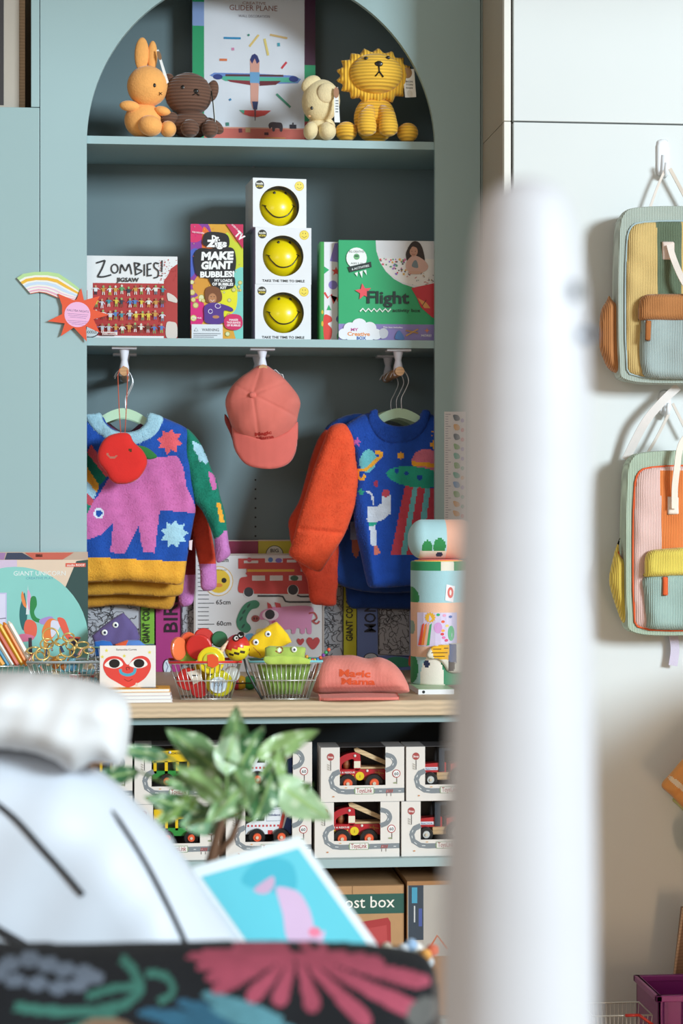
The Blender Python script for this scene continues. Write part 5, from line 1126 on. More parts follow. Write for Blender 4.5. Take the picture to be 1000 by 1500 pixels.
# ============================================================ TOY VEHICLE BOXES
def wheel(t, f, x, y, r, dy, hub='e8603a'):
    w_ = MB('1e1e20').lathe(f(x, y, dy), [(r*f.s*.6, -.012), (r*f.s*.92, -.012), (r*f.s, -.009), (r*f.s, .0), (r*f.s*.9, .003)], 'y', 24).build('wheel', PLAST, t)
    MB(hub).lathe(f(x, y, dy), [(r*f.s*.52, -.0125), (r*f.s*.45, -.0155), (r*f.s*.2, -.0155)], 'y', 20).build('hub', PLAST, w_)
    MB('d8c8b0').lathe(f(x, y, dy), [(r*f.s*.2, -.0155), (r*f.s*.18, -.018)], 'y', 14).build('axle_cap', PLAST, w_)
def slab(f, pts, dy, th, col): return MB(col).prism([f(p[0], p[1], dy) for p in pts], (0, th, 0))
def vehicle(kind, f, X, Y_, parent_box_label, lab, wx0, wx1, wy0, wy1):
    """toy seen through the window; X,Y_ map 0..1 over the window"""
    w_ = wx1-wx0; h_ = wy1-wy0; q = lambda u, v: (wx0+w_*u, wy0+h_*v)
    t = thing('toy_'+kind, lab, 'toy vehicle', f(wx0+w_/2, wy1, .05)); d = .03
    if kind == 'fire_engine':
        slab(f, [q(-.05, .62), q(1.1, .62), q(1.1, .90), q(-.05, .90)], d, .05, 'b8202a').build('body', PLAST, t, bevel=.001)
        cab = smooth([q(-.06, .62), q(-.02, .38), q(.12, .24), q(.3, .18), q(.45, .18), q(.48, .3), q(.48, .62), q(.34, .62), q(.34, .36), q(.2, .38), q(.08, .48), q(.06, .62)], 3)
        slab(f, cab, d, .045, 'b5202c').build('cab', PLAST, t)
        MB('a8643c').lathe(f(*q(.2, .62), d+.022), [(.007, 0), (.009, .01), (.006, .02), (.008, .026), (.001, .034)], 'z', 14).build('driver_peg', WOOD, t, smooth=True)
        a, b = q(.38, .14), q(1.05, .46)
        for s_ in (0,): slab(f, [q(.34, .07), q(.4, .04), q(1.05, .40), q(1.05, .52), q(.36, .15)], d-.002, .012, 'd8b88c').build('ladder', WOOD, t, bevel=.001)
        slab(f, [q(.48, .56), q(1.05, .56), q(1.05, .61), q(.48, .61)], d, .04, 'c9a87c').build('deck', WOOD, t)
        slab(f, [q(.34, .40), q(.48, .40), q(.48, .58), q(.34, .58)], d-.003, .003, 'e8dfc8').build('side_window', PLAST, t)
        A = Art(f, d, clip=(wx0, wy0, wx1, wy1))
        for k in range(7): A.poly([q(-.02+k*.055, .76), q(.01+k*.055, .76), q(-.01+k*.055, .81), q(-.04+k*.055, .81)], 'e8c23a')
        A.rect(q(.37, .5)[0], q(0, .5)[1], q(.45, 0)[0], q(0, .55)[1], '8a2a2a'); A.text('FIRE & RESCUE', *q(.15, .72), 2.4, w_*.42, 'f0e4dc', .03)
        A.oval(*q(.47, .80), 6.4, 6.4, 'e8c81e'); A.text('i', q(.47, 0)[0], q(0, .84)[1], 4.6, 2, 'b8901a'); A.line([q(.8, .70), q(1, .74)], 1.2, 'c8842c'); A.line([q(.88, .66), q(.9, .78)], 1.2, 'c8842c')
        A.build(t, 'painted_marks'); wheel(t, f, *q(.19, .98), 14, d); wheel(t, f, *q(.77, .98), 14, d)
        for u, v in ((.36, .26), (.63, .66)): MB('e0d8d0').ell(f(*q(u, v), d-.001), .0032, .002, .0032, seg=12, rings=8).build('screw_cap', PLAST, t, smooth=True)
    elif kind == 'bus':
        slab(f, [q(.02, .18), q(.96, .12), q(1, .2), q(1, .42), q(.02, .45)], d, .05, 'ecc21c').build('roof', PLAST, t, bevel=.001)
        for k in range(5): slab(f, [q(.04+k*.22, .42), q(.10+k*.22, .42), q(.10+k*.22, .72), q(.04+k*.22, .72)], d, .05, 'ecc21c').build('pillar', PLAST, t)
        slab(f, [q(.02, .66), q(1, .66), q(1, .86), q(.02, .86)], d, .05, '2f8a3a').build('body', PLAST, t, bevel=.001)
        slab(f, [q(.02, .42), q(1, .42), q(1, .66), q(.02, .66)], d+.02, .004, '2a3328').build('inner_panel', PLAST, t)
        A = Art(f, d, clip=(wx0, wy0, wx1, wy1)); A.text('SCHOOL TOUR BUS', *q(.62, .25), 3, w_*.5, '3a2a12', .02); A.build(t, 'painted_marks')
        wheel(t, f, *q(.30, .9), 11, d); wheel(t, f, *q(.82, .9), 11, d)
        for u in (.36, .8): MB('cfd6dc').ell(f(*q(u, .2), d-.001), .0032, .002, .0032, seg=12, rings=8).build('screw_cap', PLAST, t, smooth=True)
    elif kind == 'ambulance':
        slab(f, [q(.02, .86), q(.04, .6), q(.18, .52), q(.32, .22), q(.98, .16), q(1, .2), q(1, .86)], d, .05, 'e6e8ec').build('body', PLAST, t, bevel=.0012)
        slab(f, [q(.25, .52), q(.36, .28), q(.45, .28), q(.42, .52)], d-.001, .003, '22262c').build('side_window', PLAST, t)
        A = Art(f, d, clip=(wx0, wy0, wx1, wy1)); A.poly([q(.84, .2), q(.9, .2), q(.78, .86), q(.70, .86)], 'd8483c'); A.poly([q(.9, .45), q(1, .4), q(1, .86), q(.8, .86)], '2c4a8a')
        A.line([q(.48, .24), q(.8, .22), q(.78, .52), q(.47, .53), q(.48, .24)], .7, '5a6a8a'); A.text('Ambulance', *q(.63, .40), 3.4, w_*.26, '3a4a7a', .02)
        for k in range(9): A.rect(q(.06+k*.08, 0)[0], q(0, .62)[1], q(.1+k*.08, 0)[0], q(0, .67)[1], 'c84a50')
        A.rect(q(.5, 0)[0], q(0, .76)[1], q(.6, 0)[0], q(0, .86)[1], 'c83a3a'); A.build(t, 'painted_marks')
        wheel(t, f, *q(.26, .92), 12.5, d); wheel(t, f, *q(.78, .92), 12.5, d)
    else:
        slab(f, [q(.0, .5), q(.4, .46), q(.5, .46), q(.5, .72), q(.0, .72)], d, .04, 'b8282e').build('bonnet', PLAST, t, bevel=.001)
        slab(f, [q(.3, .72), q(1.0, .72), q(1.0, .92), q(.3, .92)], d, .04, 'c8a274').build('chassis', WOOD, t)
        slab(f, [q(.34, .05), q(.6, .05), q(.6, .14), q(.46, .14), q(.46, .7), q(.34, .7)], d-.004, .04, '2a3440').build('roll_frame', PLAST, t, bevel=.001)
        slab(f, [q(.6, .5), q(.95, .4), q(.95, .75), q(.6, .75)], d, .04, 'c83a34').build('tub', PLAST, t, bevel=.001)
        A = Art(f, d, clip=(wx0, wy0, wx1, wy1)); A.rect(q(0, 0)[0], q(0, .58)[1], q(.33, 0)[0], q(0, .66)[1], 'd8dce6'); A.text('TRACTOR', *q(.16, .65), 2.2, w_*.28, '3a4a7a', .02)
        A.build(t, 'painted_marks'); wheel(t, f, *q(.14, .9), 11, d, 'c8c8c4'); wheel(t, f, *q(.8, .84), 15, d, 'c8c8c4')
    return t
def toybox(kind, label, tlabel, x0, y0, x1, y1, z, Y=4.622, win=(.225, .0, .775, .70), tone='e2dbd4', grp='boxed wooden toy vehicles'):
    cx = (x0+x1)/2; f = Fr(cx, y1, Y, z); t = thing('toy_vehicle_box', label, 'box', f(cx, y1), grp)
    W, H = x1-x0, y1-y0; wx0, wx1 = x0+W*win[0], x0+W*win[2]; wy0, wy1 = y0+H*win[1], y0+H*win[3]
    a, b = f(x0, y1), f(x1, y0); wa, wb = f(wx0, wy1), f(wx1, wy0); D_ = .10; T_ = .0015
    mb = MB(tone)
    mb.box(a.x, wa.x, Y, Y+T_, a.z, b.z).box(wb.x, b.x, Y, Y+T_, a.z, b.z).box(wa.x, wb.x, Y, Y+T_, a.z, wa.z)
    mb.box(a.x, a.x+T_, Y+T_, Y+D_, a.z, b.z).box(b.x-T_, b.x, Y+T_, Y+D_, a.z, b.z).box(a.x, b.x, Y+D_-T_, Y+D_, a.z, b.z, '8a8680').box(a.x+T_, b.x-T_, Y+T_, Y+D_, a.z, a.z+T_)
    mb.build('box', PAPER, t)
    mb = MB('a8a6a6'); mb.box(a.x, wa.x, Y, Y+D_, b.z, b.z+.001).box(wb.x, b.x, Y, Y+D_, b.z, b.z+.001).box(wa.x, wb.x, Y+.004, Y+D_, b.z, b.z+.001, '4c4a4c'); mb.build('lid', PAPER, t)
    MB('2b2626').box(wa.x-.004, wb.x+.004, Y+.086, Y+.088, a.z+T_, b.z-.001).build('inner_card', PAPER, t)
    A = Art(f, 0, clip=(x0, y0, x1, y1)); X = lambda u: x0+W*u; V = lambda v: y0+H*v
    A.line([(X(.2), V(.46)), (X(.15), V(.50)), (X(.12), V(.60)), (X(.14), V(.72)), (X(.22), V(.80)), (X(.3), V(.815)), (X(1), V(.80))], 7.5, '80868b', sm=False)
    A.line([(X(.225), V(.44)), (X(.16), V(.48)), (X(.12), V(.58))], 7.5, '80868b')
    A.line([(X(.775), V(.14)), (X(.85), V(.18)), (X(.885), V(.28)), (X(.85), V(.38)), (X(.775), V(.43))], 7, '80868b', sm=True)
    for p, q in (((.135, .52), (.125, .56)), ((.122, .62), (.127, .67)), ((.15, .74), (.18, .78)), ((.24, .805), (.28, .81)), ((.70, .81), (.73, .81)), ((.78, .81), (.81, .81)), ((.93, .81), (.96, .81)), ((.84, .20), (.865, .24)), ((.87, .30), (.86, .34))): A.line([(X(p[0]), V(p[1])), (X(q[0]), V(q[1]))], .9, 'e4e4e2')
    A.oval(X(.115), V(.17), 5.2, 5.4, 'a84a48'); A.text('Stop', X(.115), V(.19), 2.8, 8, 'eadfda', .03); A.line([(X(.117), V(.24)), (X(.117), V(.42))], 1, '5a5654')
    for k in range(3): A.oval(X(.09), V(.32+.04*k), 2.4, 1, 'b9b2a8', .6)
    A.line([(X(.91), V(.55)), (X(.91), V(.68))], 1, '5a5654'); A.oval(X(.905), V(.49), 6, 6, 'b04444'); A.oval(X(.905), V(.49), 4.9, 4.9, 'eceae8'); A.text('60', X(.905), V(.52), 4.4, 6.4, '3a3c44', .02); A.oval(X(.89), V(.66), 3, 1.2, '9aa07c')
    bx, by = X(.52), V(.80); A.poly([(p[0], p[1]) for p in soval(bx, by, 15.5, 5, 0, 24)]+[], '8aa07a'); A.rect(bx-14, by-5, bx+14, by+5, '8aa07a'); A.rect(bx-13.2, by-4.2, bx+13.2, by+4.2, 'e6e2dc'); A.text('ToysLink', bx, by+2.7, 6.6, 23, 'a03c40', .015)
    for k in range(4): A.poly([(X(.79)+k*2.6, V(.78)), (X(.79)+k*2.6+1.4, V(.78)), (X(.79)+k*2.6, V(.84)), (X(.79)+k*2.6-1.4, V(.84))], 'b04a48')
    A.line([(X(.79), V(.85)), (X(.79), V(.90))], .7, '6a6664'); A.line([(X(.84), V(.85)), (X(.84), V(.90))], .7, '6a6664'); A.oval(X(.15), V(.90), 1.6, 1, 'c8885a'); A.oval(X(.30), V(.74), 1.8, .8, 'd8a878')
    A.build(t)
    v = vehicle(kind, f, None, None, label, tlabel, wx0, wx1, wy0, wy1)
    return b.z
zl = ZT+.0003; top = {}
rows = [('bus', 'boxed yellow and green toy bus, lower row behind the plant', 'yellow and green toy bus in the lower row box', 196, 1178, 321, 1260),
    ('ambulance', 'boxed white toy ambulance, lower row behind the cyan booklet top', 'white toy ambulance in the lower row box', 331, 1177, 456, 1260),
    ('fire_engine', 'boxed red toy fire engine, lower row left of the white column', 'red toy fire engine in the lower row box', 461, 1177.5, 585, 1258),
    ('tractor', 'boxed red toy tractor, lower row partly behind the white column', 'red toy tractor in the lower row box', 588, 1177, 712, 1257),
    ('bus', 'boxed toy bus, lower row hidden behind the white inflatable', 'yellow toy bus at the left end of the lower row', 68, 1178, 192, 1260)]
for r_ in rows: top[r_[3]] = toybox(*r_, zl)
ztop_ = max(top.values())+.0013
zt_ = lambda k: top[k]+.0013
toybox('bus', 'boxed yellow and green toy bus, upper row behind the plant', 'yellow and green toy bus in the upper row box', 197, 1092, 322, 1177, zt_(196), win=(.40-.2, .0, .80, .70))
toybox('ambulance', 'boxed toy ambulance, upper row behind the plant leaves', 'white toy ambulance in the upper row box', 332, 1090, 457, 1176, zt_(331))
toybox('fire_engine', 'boxed red toy fire engine, upper row left of the white column', 'red toy fire engine in the upper row box', 470, 1097.5, 592, 1177, zt_(461))
toybox('tractor', 'boxed red toy tractor, upper row partly behind the white column', 'red toy tractor in the upper row box', 595, 1097, 717, 1176, zt_(588))
toybox('bus', 'boxed toy vehicle, upper row showing only its right edge beside the white inflatable', 'toy bus at the left end of the upper row', 70, 1092, 194, 1177, zt_(68))
# ---- cartons on the bottom shelf
def boxc(name, label, x0, y0, x1, Y, dep, col, z, h_px):
    f = Fr((x0+x1)/2, y0, Y); a = f(x0, y0); b = f(x1, y0); t = thing(name, label, 'box', ((a.x+b.x)/2, Y, z)); ORI[t.name] = Vector(((a.x+b.x)/2, Y, z))
    MB(col).box(a.x, b.x, Y, Y+dep, z, a.z).build('box', KRAFT, t, bevel=.001); return t, f
t, f = boxc('post_box_carton', 'brown cardboard post box carton on the bottom shelf', 440, 1297, 592, 4.64, .28, 'b68c62', .1203, 0)
A = Art(f, 0); A.rect(440, 1310, 592, 1339, '2f5a50'); A.text('post box', 536, 1330, 17, 84, 'ece8de', .005); A.poly([(520, 1352), (568, 1345), (572, 1352), (573, 1400), (520, 1400)], 'a8383a'); A.poly([(528, 1362), (566, 1356), (568, 1400), (528, 1400)], 'b8484a'); A.line([(440, 1297.6), (592, 1297.6)], 1, '7a5a3a')
A.line([(516, 1297), (516, 1310)], .8, '7a5a3a'); A.build(t)
t, f = boxc('garage_toy_carton', 'grey-fronted cardboard carton with blue strip right of the post box carton', 596, 1290, 716, 4.63, .28, 'a8794e', .1203, 0)
A = Art(f, 0); A.rect(597, 1296, 716, 1400, 'b0a8a0'); A.rect(598, 1296, 620, 1376, '3a4450'); A.rect(603, 1299, 611, 1322, '4a9ab8'); A.line([(607, 1326), (607, 1350)], 2, 'c8c8c8'); A.rect(613, 1330, 618, 1356, '4a5a9a'); A.rect(620, 1296, 716, 1400, 'b5aea6'); A.line([(625, 1395), (640, 1370), (655, 1390)], 3, 'c86a40'); A.build(t)
# ============================================================ RIGHT WALL: HOOKS, BACKPACKS
def hook(px, y0, y1, label):
    f = Fr(px, y1, YW); t = thing('wall_hook', label, 'hook', f(px, (y0+y1)/2), 'white adhesive wall hooks')
    mb = MB(); relief(mb, f, smooth([(px-9, y0+8), (px-5, y0), (px+5, y0), (px+9, y0+8), (px+9, y1-6), (px+5, y1), (px-5, y1), (px-9, y1-6)], 4), 1.2, dome(.006, 4), paint('eceef2', []), dy=-.001, back=.1); mb.build('backplate', PLAST, t, smooth=True)
    MB('eef0f4').tube([f(px, y1-30, -.006), f(px, y1-8, -.008), f(px, y1+2, -.018), f(px, y1-2, -.030), f(px, y1-16, -.036)], [.005, .006, .006, .0055, .004], seg=12).build('hook_arm', PLAST, t, smooth=True)
    return f
hook(970, 205, 258, 'upper white wall hook holding the yellow and brown backpack'); hook(973, 572, 608, 'lower white wall hook holding the pink and orange backpack')
def strap(t, fr, pts, w, col='e9dcd2', name='strap', th=.0016):
    mb = MB(col); P3 = [fr(p[0], p[1], p[2]) for p in pts]; n = len(P3); vs = []; fs = []
    P3 = smooth(P3, 5, False) if n > 2 else P3; n = len(P3)
    for i, p in enumerate(P3):
        tg = (P3[min(i+1, n-1)]-P3[max(i-1, 0)]).normalized(); sd = tg.cross(Vector((0, 1, 0)))
        if sd.length < .3: sd = Vector((1, 0, 0))
        sd.normalize(); nn_ = sd.cross(tg).normalized()*th; s_ = sd*w*fr.s/2
        vs += [p-s_-nn_, p+s_-nn_, p+s_+nn_, p-s_+nn_]
    for i in range(n-1):
        for j in range(4): fs.append((i*4+j, i*4+(j+1) % 4, (i+1)*4+(j+1) % 4, (i+1)*4+j))
    fs += [(3, 2, 1, 0), ((n-1)*4, (n-1)*4+1, (n-1)*4+2, (n-1)*4+3)]
    mb.add(vs, fs); return mb.build(name, CANVAS, t, smooth=False)
def part_relief(t, name, f, out, dy, th, rad, base, shapes=(), m=CORDX, step=1.8, wr=None, back=.3, n=5):
    mb = MB(); relief(mb, f, smooth(out, n), step, dome(th, rad, wr), paint(base, list(shapes)), dy=dy, back=back); return mb.build(name, m, t, smooth=True)
wrb = lambda x, y: .0018*np.sin(x*.12+y*.03)+.0015*np.sin(y*.11-x*.05)
def pack(label, hx, hy, cx, yt, ybm, hw, C_, stripe, tilt=0):
    f = Fr(cx, ybm, YW); t = thing('backpack', label, 'backpack', f(cx, ybm, -.07), 'corduroy children backpacks on the white wall')
    L, R = cx-hw, cx+hw; h = ybm-yt
    body = [(L+2, yt+h*.16), (L+8, yt+h*.04), (L+28, yt), (cx, yt-3), (R-28, yt), (R-8, yt+h*.04), (R-2, yt+h*.16), (R, yt+h*.5), (R-2, yt+h*.88), (R-14, yt+h*.985), (cx, ybm), (L+14, yt+h*.985), (L+2, yt+h*.88), (L, yt+h*.5)]
    # shell: gusset side walls from the wall to the front
    o = smooth(body, 5); n = len(o); mb = MB(C_['shell']); rings = []
    for dy, k in ((-.012, .93), (-.03, .985), (-.06, 1), (-.09, 1), (-.098, .99)):
        rings.append([f(cx+(p.x-cx)*k, (yt+ybm)/2+(p.y-(yt+ybm)/2)*k, dy) for p in o])
    vs = [v for r_ in rings for v in r_]; fs = []
    for i in range(len(rings)-1):
        for j in range(n): fs.append((i*n+j, i*n+(j+1) % n, (i+1)*n+(j+1) % n, (i+1)*n+j))
    fs += [tuple(range(n)), tuple(range(len(vs)-1, len(vs)-1-n, -1))]
    mb.add(vs, fs); mb.build('shell', CORDX, t, smooth=False)
    e = lambda s_: [(cx+(p.x-cx)*(1-s_/hw), (yt+ybm)/2+(p.y-(yt+ybm)/2)*(1-s_*1.6/h)) for p in o]
    fo = [(cx+(p.x-cx)*(1-8/hw)+2, yt+22+(p.y-yt)*(h-30)/h) for p in o]
    part_relief(t, 'front_panel', f, fo, -.097, .012, 14, C_['front'], stripe, wr=wrb, n=1)
    MB(C_['zip']).tube([f(p[0], p[1], -.100) for p in fo[::2]], .0022, closed=True, seg=8).build('zip', CANVAS, t, smooth=True)
    return t, f, L, R
# backpack 1
C1 = dict(shell='b4bfb4', front='dcbb78', zip='a8bcc0')
st = [([(945, 320), (980, 320), (982, 600), (946, 600)], '64745c')]
t, f, L, R = pack('corduroy backpack with mustard and green stripes and brown pockets, upper one', 970, 258, 985, 313, 566, 94, C1, st)
part_relief(t, 'side_pocket', f, [(884, 438), (890, 446), (900, 450), (911, 449), (910, 480), (908, 515), (904, 549), (892, 549), (882, 542), (875, 528), (870, 510), (870, 480), (873, 458), (880, 446)], -.058, .026, 10, 'c07e48', [(sline([(884, 438), (890, 446), (900, 450), (911, 449)], 4), 'd9a860')], wr=lambda x, y: .002*np.sin(x*.5), back=.6)
part_relief(t, 'side_pocket', f, [(1086, 438), (1080, 446), (1070, 450), (1059, 449), (1060, 480), (1062, 515), (1066, 549), (1078, 549), (1088, 542), (1095, 528), (1100, 510), (1100, 480), (1097, 458), (1090, 446)], -.058, .026, 10, 'c07e48', back=.6)
part_relief(t, 'front_pocket', f, [(922, 480), (928, 470), (985, 468), (1045, 470), (1050, 482), (1050, 540), (1042, 557), (1000, 560), (935, 558), (922, 545), (920, 520)], -.108, .022, 12, 'a9b8b6', wr=wrb)
part_relief(t, 'pocket_flap', f, [(919, 450), (926, 441), (938, 439), (985, 438), (1040, 439), (1050, 445), (1052, 478), (1040, 476), (985, 477), (925, 477), (917, 472)], -.116, .026, 9, 'bd7c46', wr=wrb)
part_relief(t, 'zip_pull', f, [(925, 477), (933, 478), (932, 507), (924, 506)], -.135, .003, 3, 'a8642e', m=CANVAS, n=1)
A = Art(f, -.121); A.clip = None; A.rect(989, 355, 1022, 389, 'efe6dc'); A.poly([(995, 376)]+[(1005+10*math.cos(a), 376-9*math.sin(a)) for a in [math.pi*(1-i/10) for i in range(11)]], 'e8c03a'); A.text('rilla', 1005, 386, 5, 20, 'a84a48', .04); A.build(t, 'woven_label', CANVAS)
part_relief(t, 'handle_patch', f, [(952, 363), (970, 363), (970, 390), (952, 390)], -.110, .004, 3, 'e4cfc4', m=CANVAS, n=1)
strap(t, f, [(961, 368, -.120), (966, 390, -.128), (976, 420, -.145), (992, 444, -.150), (1005, 452, -.150)], 9, name='handle')
strap(t, f, [(997, 441, -.146), (1000, 460, -.148), (999, 482, -.146)], 10, 'eee4da', name='handle_end')
strap(t, f, [(968, 254, -.03), (957, 280, -.03), (945, 314, -.03)], 3.5, name='hanging_loop'); strap(t, f, [(976, 250, -.03), (990, 276, -.03), (1010, 314, -.03)], 5, 'd8cabc', name='hanging_loop')
# backpack 2
C2 = dict(shell='b4c6b0', front='ecc6be', zip='e2602e')
st = [([(950, 690), (985, 690), (992, 950), (955, 950)], 'ec8442')]
t, f, L, R = pack('corduroy backpack with pink and orange stripes and yellow pockets, lower one', 973, 608, 994, 664, 928, 92, C2, st)
part_relief(t, 'side_pocket', f, [(900, 787), (898, 800), (901, 814), (910, 819), (916, 818), (918, 850), (920, 880), (919, 911), (904, 910), (895, 890), (888, 868), (884, 846), (890, 815), (896, 795)], -.058, .026, 10, 'e4c654', [(sline([(896, 806), (902, 815), (910, 819), (917, 818)], 5), 'e2602e')], wr=lambda x, y: .002*np.sin(x*.5), back=.6)
part_relief(t, 'side_pocket', f, [(1088, 787), (1090, 800), (1087, 814), (1078, 819), (1072, 818), (1070, 850), (1068, 880), (1069, 911), (1084, 910), (1093, 890), (1100, 868), (1104, 846), (1098, 815), (1092, 795)], -.058, .026, 10, 'e4c654', back=.6)
part_relief(t, 'front_pocket', f, [(930, 840), (994, 836), (1060, 840), (1062, 900), (1050, 917), (994, 919), (936, 917), (930, 905), (927, 870)], -.108, .022, 12, 'a6c0b8', wr=wrb)
part_relief(t, 'pocket_flap', f, [(927, 815), (933, 806), (946, 803), (994, 800), (1045, 803), (1060, 810), (1062, 842), (994, 841), (930, 843), (926, 835)], -.116, .026, 9, 'ecd45e', wr=wrb)
part_relief(t, 'zip_pull', f, [(949, 842), (957, 842), (957, 869), (949, 869)], -.135, .003, 3, 'e2622e', m=CANVAS, n=1)
A = Art(f, -.121); A.clip = None; A.rect(992, 716, 1022, 750, 'f0e8e0'); A.text('rilla', 1008, 738, 6, 20, '4a8a9a', .04); A.build(t, 'woven_label', CANVAS)
part_relief(t, 'handle_patch', f, [(960, 728), (976, 728), (977, 754), (960, 754)], -.110, .004, 3, 'efe2d6', m=CANVAS, n=1)
strap(t, f, [(968, 745, -.124), (968, 715, -.125), (970, 690, -.130), (975, 660, -.126), (984, 644, -.120), (996, 640, -.118), (1010, 646, -.118), (1020, 665, -.122)], 9, 'f0e4d6', name='handle')
strap(t, f, [(975, 606, -.03), (958, 640, -.03), (944, 664, -.03)], 4, 'ddd2c8', name='hanging_loop'); strap(t, f, [(980, 592, -.03), (990, 612, -.03), (1004, 640, -.03)], 4, 'ddd2c8', name='hanging_loop')
strap(t, f, [(986, 568, -.04), (962, 590, -.05), (936, 622, -.05), (912, 674, -.03)], 12, 'e4dcd8', name='shoulder_strap')
strap(t, f, [(982, 926, -.02), (985, 950, -.02), (982, 974, -.02)], 13, 'd6cce0', name='strap_end')
# hanging garment at the right edge
f = Fr(1000, 1180, YW)
t = thing('muslin_garment', 'orange and white folded cotton garment hanging at the right frame edge', 'garment', f(1010, 1180, -.05))
part_relief(t, 'cloth', f, [(956, 1143), (970, 1125), (990, 1102), (1010, 1085), (1060, 1090), (1080, 1200), (1020, 1195), (1000, 1184), (985, 1174), (970, 1158)], -.08, .018, 12, 'e9a25c', [(sline([(966, 1131), (985, 1148), (1005, 1165), (1030, 1180)], 7, False), 'f0dcc2')], m=CANVAS, wr=lambda x, y: .004*np.sin((x+y)*.22))
part_relief(t, 'lining', f, [(978, 1168), (990, 1158), (1005, 1160), (1060, 1180), (1060, 1230), (1020, 1215), (990, 1180)], -.04, .012, 8, 'cbcb84', m=CANVAS)
part_relief(t, 'lining', f, [(992, 1222), (1004, 1206), (1040, 1216), (1050, 1260), (1004, 1256)], -.05, .010, 8, 'd6d496', m=CANVAS)
# purple crate on a low stool, wire basket and easel leg
YP2 = 4.45
zc2 = P(980, 1500, YP2).z-.12
st_ = thing('low_bench', 'low wooden bench carrying the purple crate, below the frame', 'bench', (1.1, YP2+.1, 0))
MB('c9a880').box(.95, 1.7, YP2-.08, YP2+.26, zc2-.03, zc2).build('seat', WOOD, st_, bevel=.003)
for lx in (.97, 1.64):
    for ly in (YP2-.05, YP2+.20): MB('b8946a').box(lx, lx+.04, ly, ly+.04, 0, zc2-.03).build('leg', WOOD, st_)
f = Fr(975, 1460, YP2); a = f(964, 1458); t = thing('plastic_crate', 'purple plastic crate at the bottom right corner', 'crate', (a.x+.12, YP2+.1, zc2))
MB('8c2f84').box(a.x, a.x+.26, YP2, YP2+.006, zc2, a.z).box(a.x, a.x+.006, YP2, YP2+.2, zc2, a.z).box(a.x+.254, a.x+.26, YP2, YP2+.2, zc2, a.z).box(a.x, a.x+.26, YP2+.194, YP2+.2, zc2, a.z).box(a.x, a.x+.26, YP2, YP2+.2, zc2, zc2+.006).build('box', PLAST, t, bevel=.001)
MB('96388e').box(a.x-.006, a.x+.266, YP2-.006, YP2+.008, a.z-.014, a.z).box(a.x-.006, a.x+.008, YP2-.006, YP2+.206, a.z-.014, a.z).box(a.x+.252, a.x+.266, YP2-.006, YP2+.206, a.z-.014, a.z).box(a.x-.006, a.x+.266, YP2+.192, YP2+.206, a.z-.014, a.z).build('rim', PLAST, t, bevel=.002)
for k in range(6): MB('7c2876').box(a.x+.012+k*.042, a.x+.02+k*.042, YP2-.006, YP2, zc2, a.z-.014).build('rib', PLAST, t)
f = Fr(905, 1490, YP2); a, b = f(868, 1488), f(955, 1488); t = thing('wire_basket', 'wire basket with red handle left of the purple crate', 'basket', ((a.x+b.x)/2, YP2+.06, zc2), 'small wire shopping baskets')
MB('d8d8d4').tube([(a.x, YP2, a.z), (b.x, YP2, a.z), (b.x, YP2+.12, a.z), (a.x, YP2+.12, a.z)], .002, closed=True, seg=6).tube([(a.x+.01, YP2+.01, zc2+.002), (b.x-.01, YP2+.01, zc2+.002), (b.x-.01, YP2+.11, zc2+.002), (a.x+.01, YP2+.11, zc2+.002)], .002, closed=True, seg=6).build('frame', METAL, t, smooth=True)
mb = MB('d8d8d4')
for k in range(15): u = k/14; mb.tube([(a.x+(b.x-a.x)*u, YP2, a.z), (a.x+.01+(b.x-a.x-.02)*u, YP2+.01, zc2+.002)], .001, seg=5).tube([(a.x+(b.x-a.x)*u, YP2+.12, a.z), (a.x+.01+(b.x-a.x-.02)*u, YP2+.11, zc2+.002)], .001, seg=5)
mb.build('mesh_wires', METAL, t, smooth=True, kind='stuff')
MB('c8342c').tube([f(915, 1487, -.004), f(935, 1487, -.004)], .0035, seg=8).tube([f(935, 1487, -.004), f(957, 1503, -.004)], .0035, seg=8).build('red_handle', PLAST, t, smooth=True)
f = Fr(995, 1400, 4.70); t = thing('easel_leg', 'brown wooden easel leg leaning at the right edge behind the crate', 'easel', f(996, 1500))
p0, p1 = f(990, 1400), f(1004, 1330); zz = zc2
MB('8a6a52').hexa([f(986, 1454), f(1020, 1454), f(1030, 1330), f(1000, 1330)], [f(986, 1454, .02), f(1020, 1454, .02), f(1030, 1330, .02), f(1000, 1330, .02)]).hexa([f(974, 1560), f(1008, 1560), f(1020, 1454), f(986, 1454)], [f(974, 1560, .02), f(1008, 1560, .02), f(1020, 1454, .02), f(986, 1454, .02)]).build('board', WOOD, t)
MB('c8a88a').tube([f(983, 1460, -.001), f(1000, 1330, -.001)], .003, seg=6).build('pale_edge', WOOD, t)
# ============================================================ FOREGROUND
ZB = .50
tb = thing('display_table', 'low white display table under the cushions, below the frame', 'table', (-.35, 1.9, 0))
MB('dcd8d0').box(-.95, .42, .85, 3.02, ZB-.03, ZB).build('tabletop', WPAINT, tb, bevel=.003)
for lx in (-.92, .35):
    for ly in (.88, 2.94): MB('c8c4bc').box(lx, lx+.05, ly, ly+.05, 0, ZB-.03).build('leg', WPAINT, tb)
